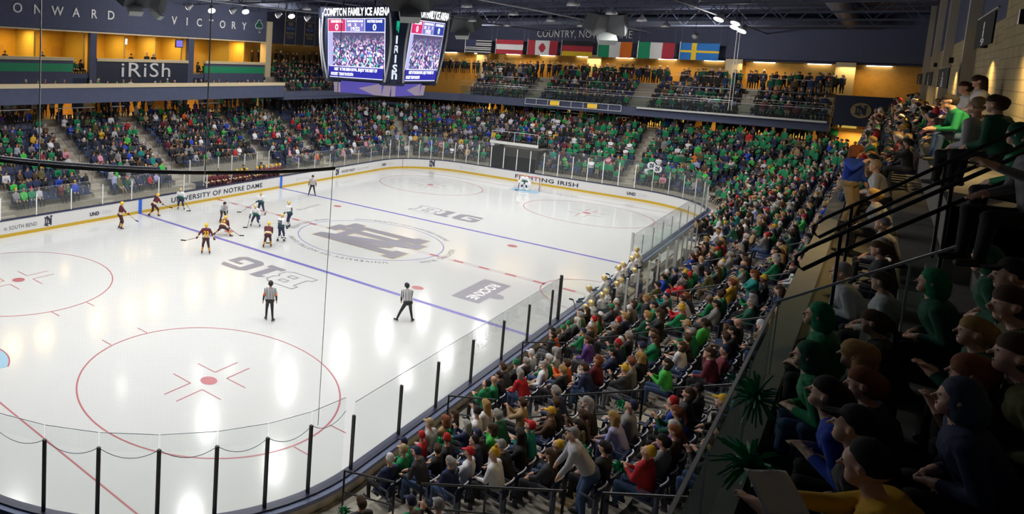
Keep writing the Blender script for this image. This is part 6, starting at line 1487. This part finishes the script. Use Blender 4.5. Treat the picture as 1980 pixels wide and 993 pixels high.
# small version: box back and pan
SB_=MB(); SB_.hexa([(-.22,-.13,.42),(.22,-.13,.42),(.22,-.10,.42),(-.22,-.10,.42)],[(-.20,-.23,.84),(.20,-.23,.84),(.20,-.20,.84),(-.20,-.20,.84)]); SB_.box(-.21,.21,-.10,.28,.40,.46)
BV=np.array(SB_.v); BF=np.array([t for f in SB_.f for t in ((f[0],f[1],f[2]),(f[0],f[2],f[3]))])
for pl,occ in seatlist:
    if pl[2]=='right deck' and False: continue
    p=pl[0]; rz=pl[1]; cN=Vector((-sin(rz),cos(rz),0)); base_=p-cN*.06
    if ns<280 and pl[2] in('right',):
        ai=min(range(len(AIS)),key=lambda i:abs(pl[5]-AIS[i]))
        lab='%s navy folding seat, row %s up, %s seat %s aisle %s'%('occupied' if occ else 'empty',NUMW[min(9,pl[3])],ordn[min(19,int(abs(pl[5]-AIS[ai])/.54))],'before' if pl[5]<AIS[ai] else 'after',NUMW[ai])
        stadium_seat(base_,rz,not occ,lab,True,'seats of the right stand',pl[6]); ns+=1
    else:
        a=rz; Rm=np.array([[cos(a),-sin(a),0],[sin(a),cos(a),0],[0,0,1]]); FV.append(BV@Rm.T+np.array(base_[:])); FI.append(BF+o_); o_+=len(BV)
V=np.concatenate(FV); F=np.concatenate(FI); me=bpy.data.meshes.new('seat_rows'); me.from_pydata(V.tolist(),[],F.tolist()); me.materials.append(mat('seat_navy_far',(.02,.035,.10),.45)); so=bpy.data.objects.new('seat_rows',me); scene.collection.objects.link(so); tag(so,'rows of navy seats in the farther stands','seats',kind='stuff')
# green pompoms, paper sheets and drum heads picked out by the eye
def pompom(p,label,r=.17):
    b=MB(); rr=random.Random(int(p[0]*100)); 
    for i in range(70):
        d=Vector((rr.gauss(0,1),rr.gauss(0,1),rr.gauss(0,1)+.3)).normalized(); q=d.cross(Vector((rr.random(),rr.random(),.3))).normalized()*.012; e=d*r*rr.uniform(.7,1.1)+Vector((0,0,-.02)); m_=d*r*.5+Vector((0,0,.02))
        b.add([-q,q,m_+q,m_-q],[(0,1,2,3)]); b.add([m_-q,m_+q,e+q*.6,e-q*.6],[(0,1,2,3)])
    o=b.build('pompom',mat('pompom_green',(.0,.30,.12),.4)); o.location=p; tag(o,label,'pompom','green pompoms'); return o
def snap(u,v,h): 
    best=min((p_ for _,p_ in cand[:900] if p_[2]=='right'),key=lambda p_:hypot(project(p_[0]+Vector((0,0,h)))[0]-u,project(p_[0]+Vector((0,0,h)))[1]-v)); return best
for i,(u,v) in enumerate(((893,838),(888,880),(1210,905),(1250,925),(690,985),(1270,825))):
    pl=snap(u,v,.75); N=Vector((-sin(pl[1]),cos(pl[1]),0)); pompom(pl[0]+N*.42+Vector((0,0,.72)),'green metallic pompom in the right stand, %s'%['near the front row left of a striped hat','below the first pompom from the top','beside the person in the grey sweatshirt','right of the grey sweatshirt','at the bottom edge by the rail','in the lap below the aisle rail'][i])
pompom(ray_point(1462,770,5.6),'large green metallic pompom against the deck guard glass',.26); pompom(ray_point(1450,900,4.6),'large green pompom below the open hand at the deck glass',.24)
for i,(u,v) in enumerate(((1240,235+60),(1226,293),(1233,302))):
    if i==0: continue
    p=[(31.9,-8.6,3.1),(31.7,-9.1,2.9)][i-1]; t=empty('bass_drum',p); tag(t,['white drum head with dark monogram, the upper left of two','white drum head with dark monogram, the lower right of two'][i-1],'drum')
    b=MB(); b.lathe((0,0,0),[(.36,-.15),(.36,.15)],24,axis='x'); b.build('drum_shell',m_black,t); b=MB(); b.add([(-.155,.34*cos(a),.34*sin(a)) for a in [2*pi*j/24 for j in range(24)]],[tuple(range(24))]); b.build('drum_head',whj,t)
    b=MB()
    for p_ in ndp: b.add([(-.16-.001*ndp.index(p_),-u_*.07,v_*.07) for u_,v_ in p_],[tuple(range(len(p_)))])
    b.build('drum_mark',nvj,t)
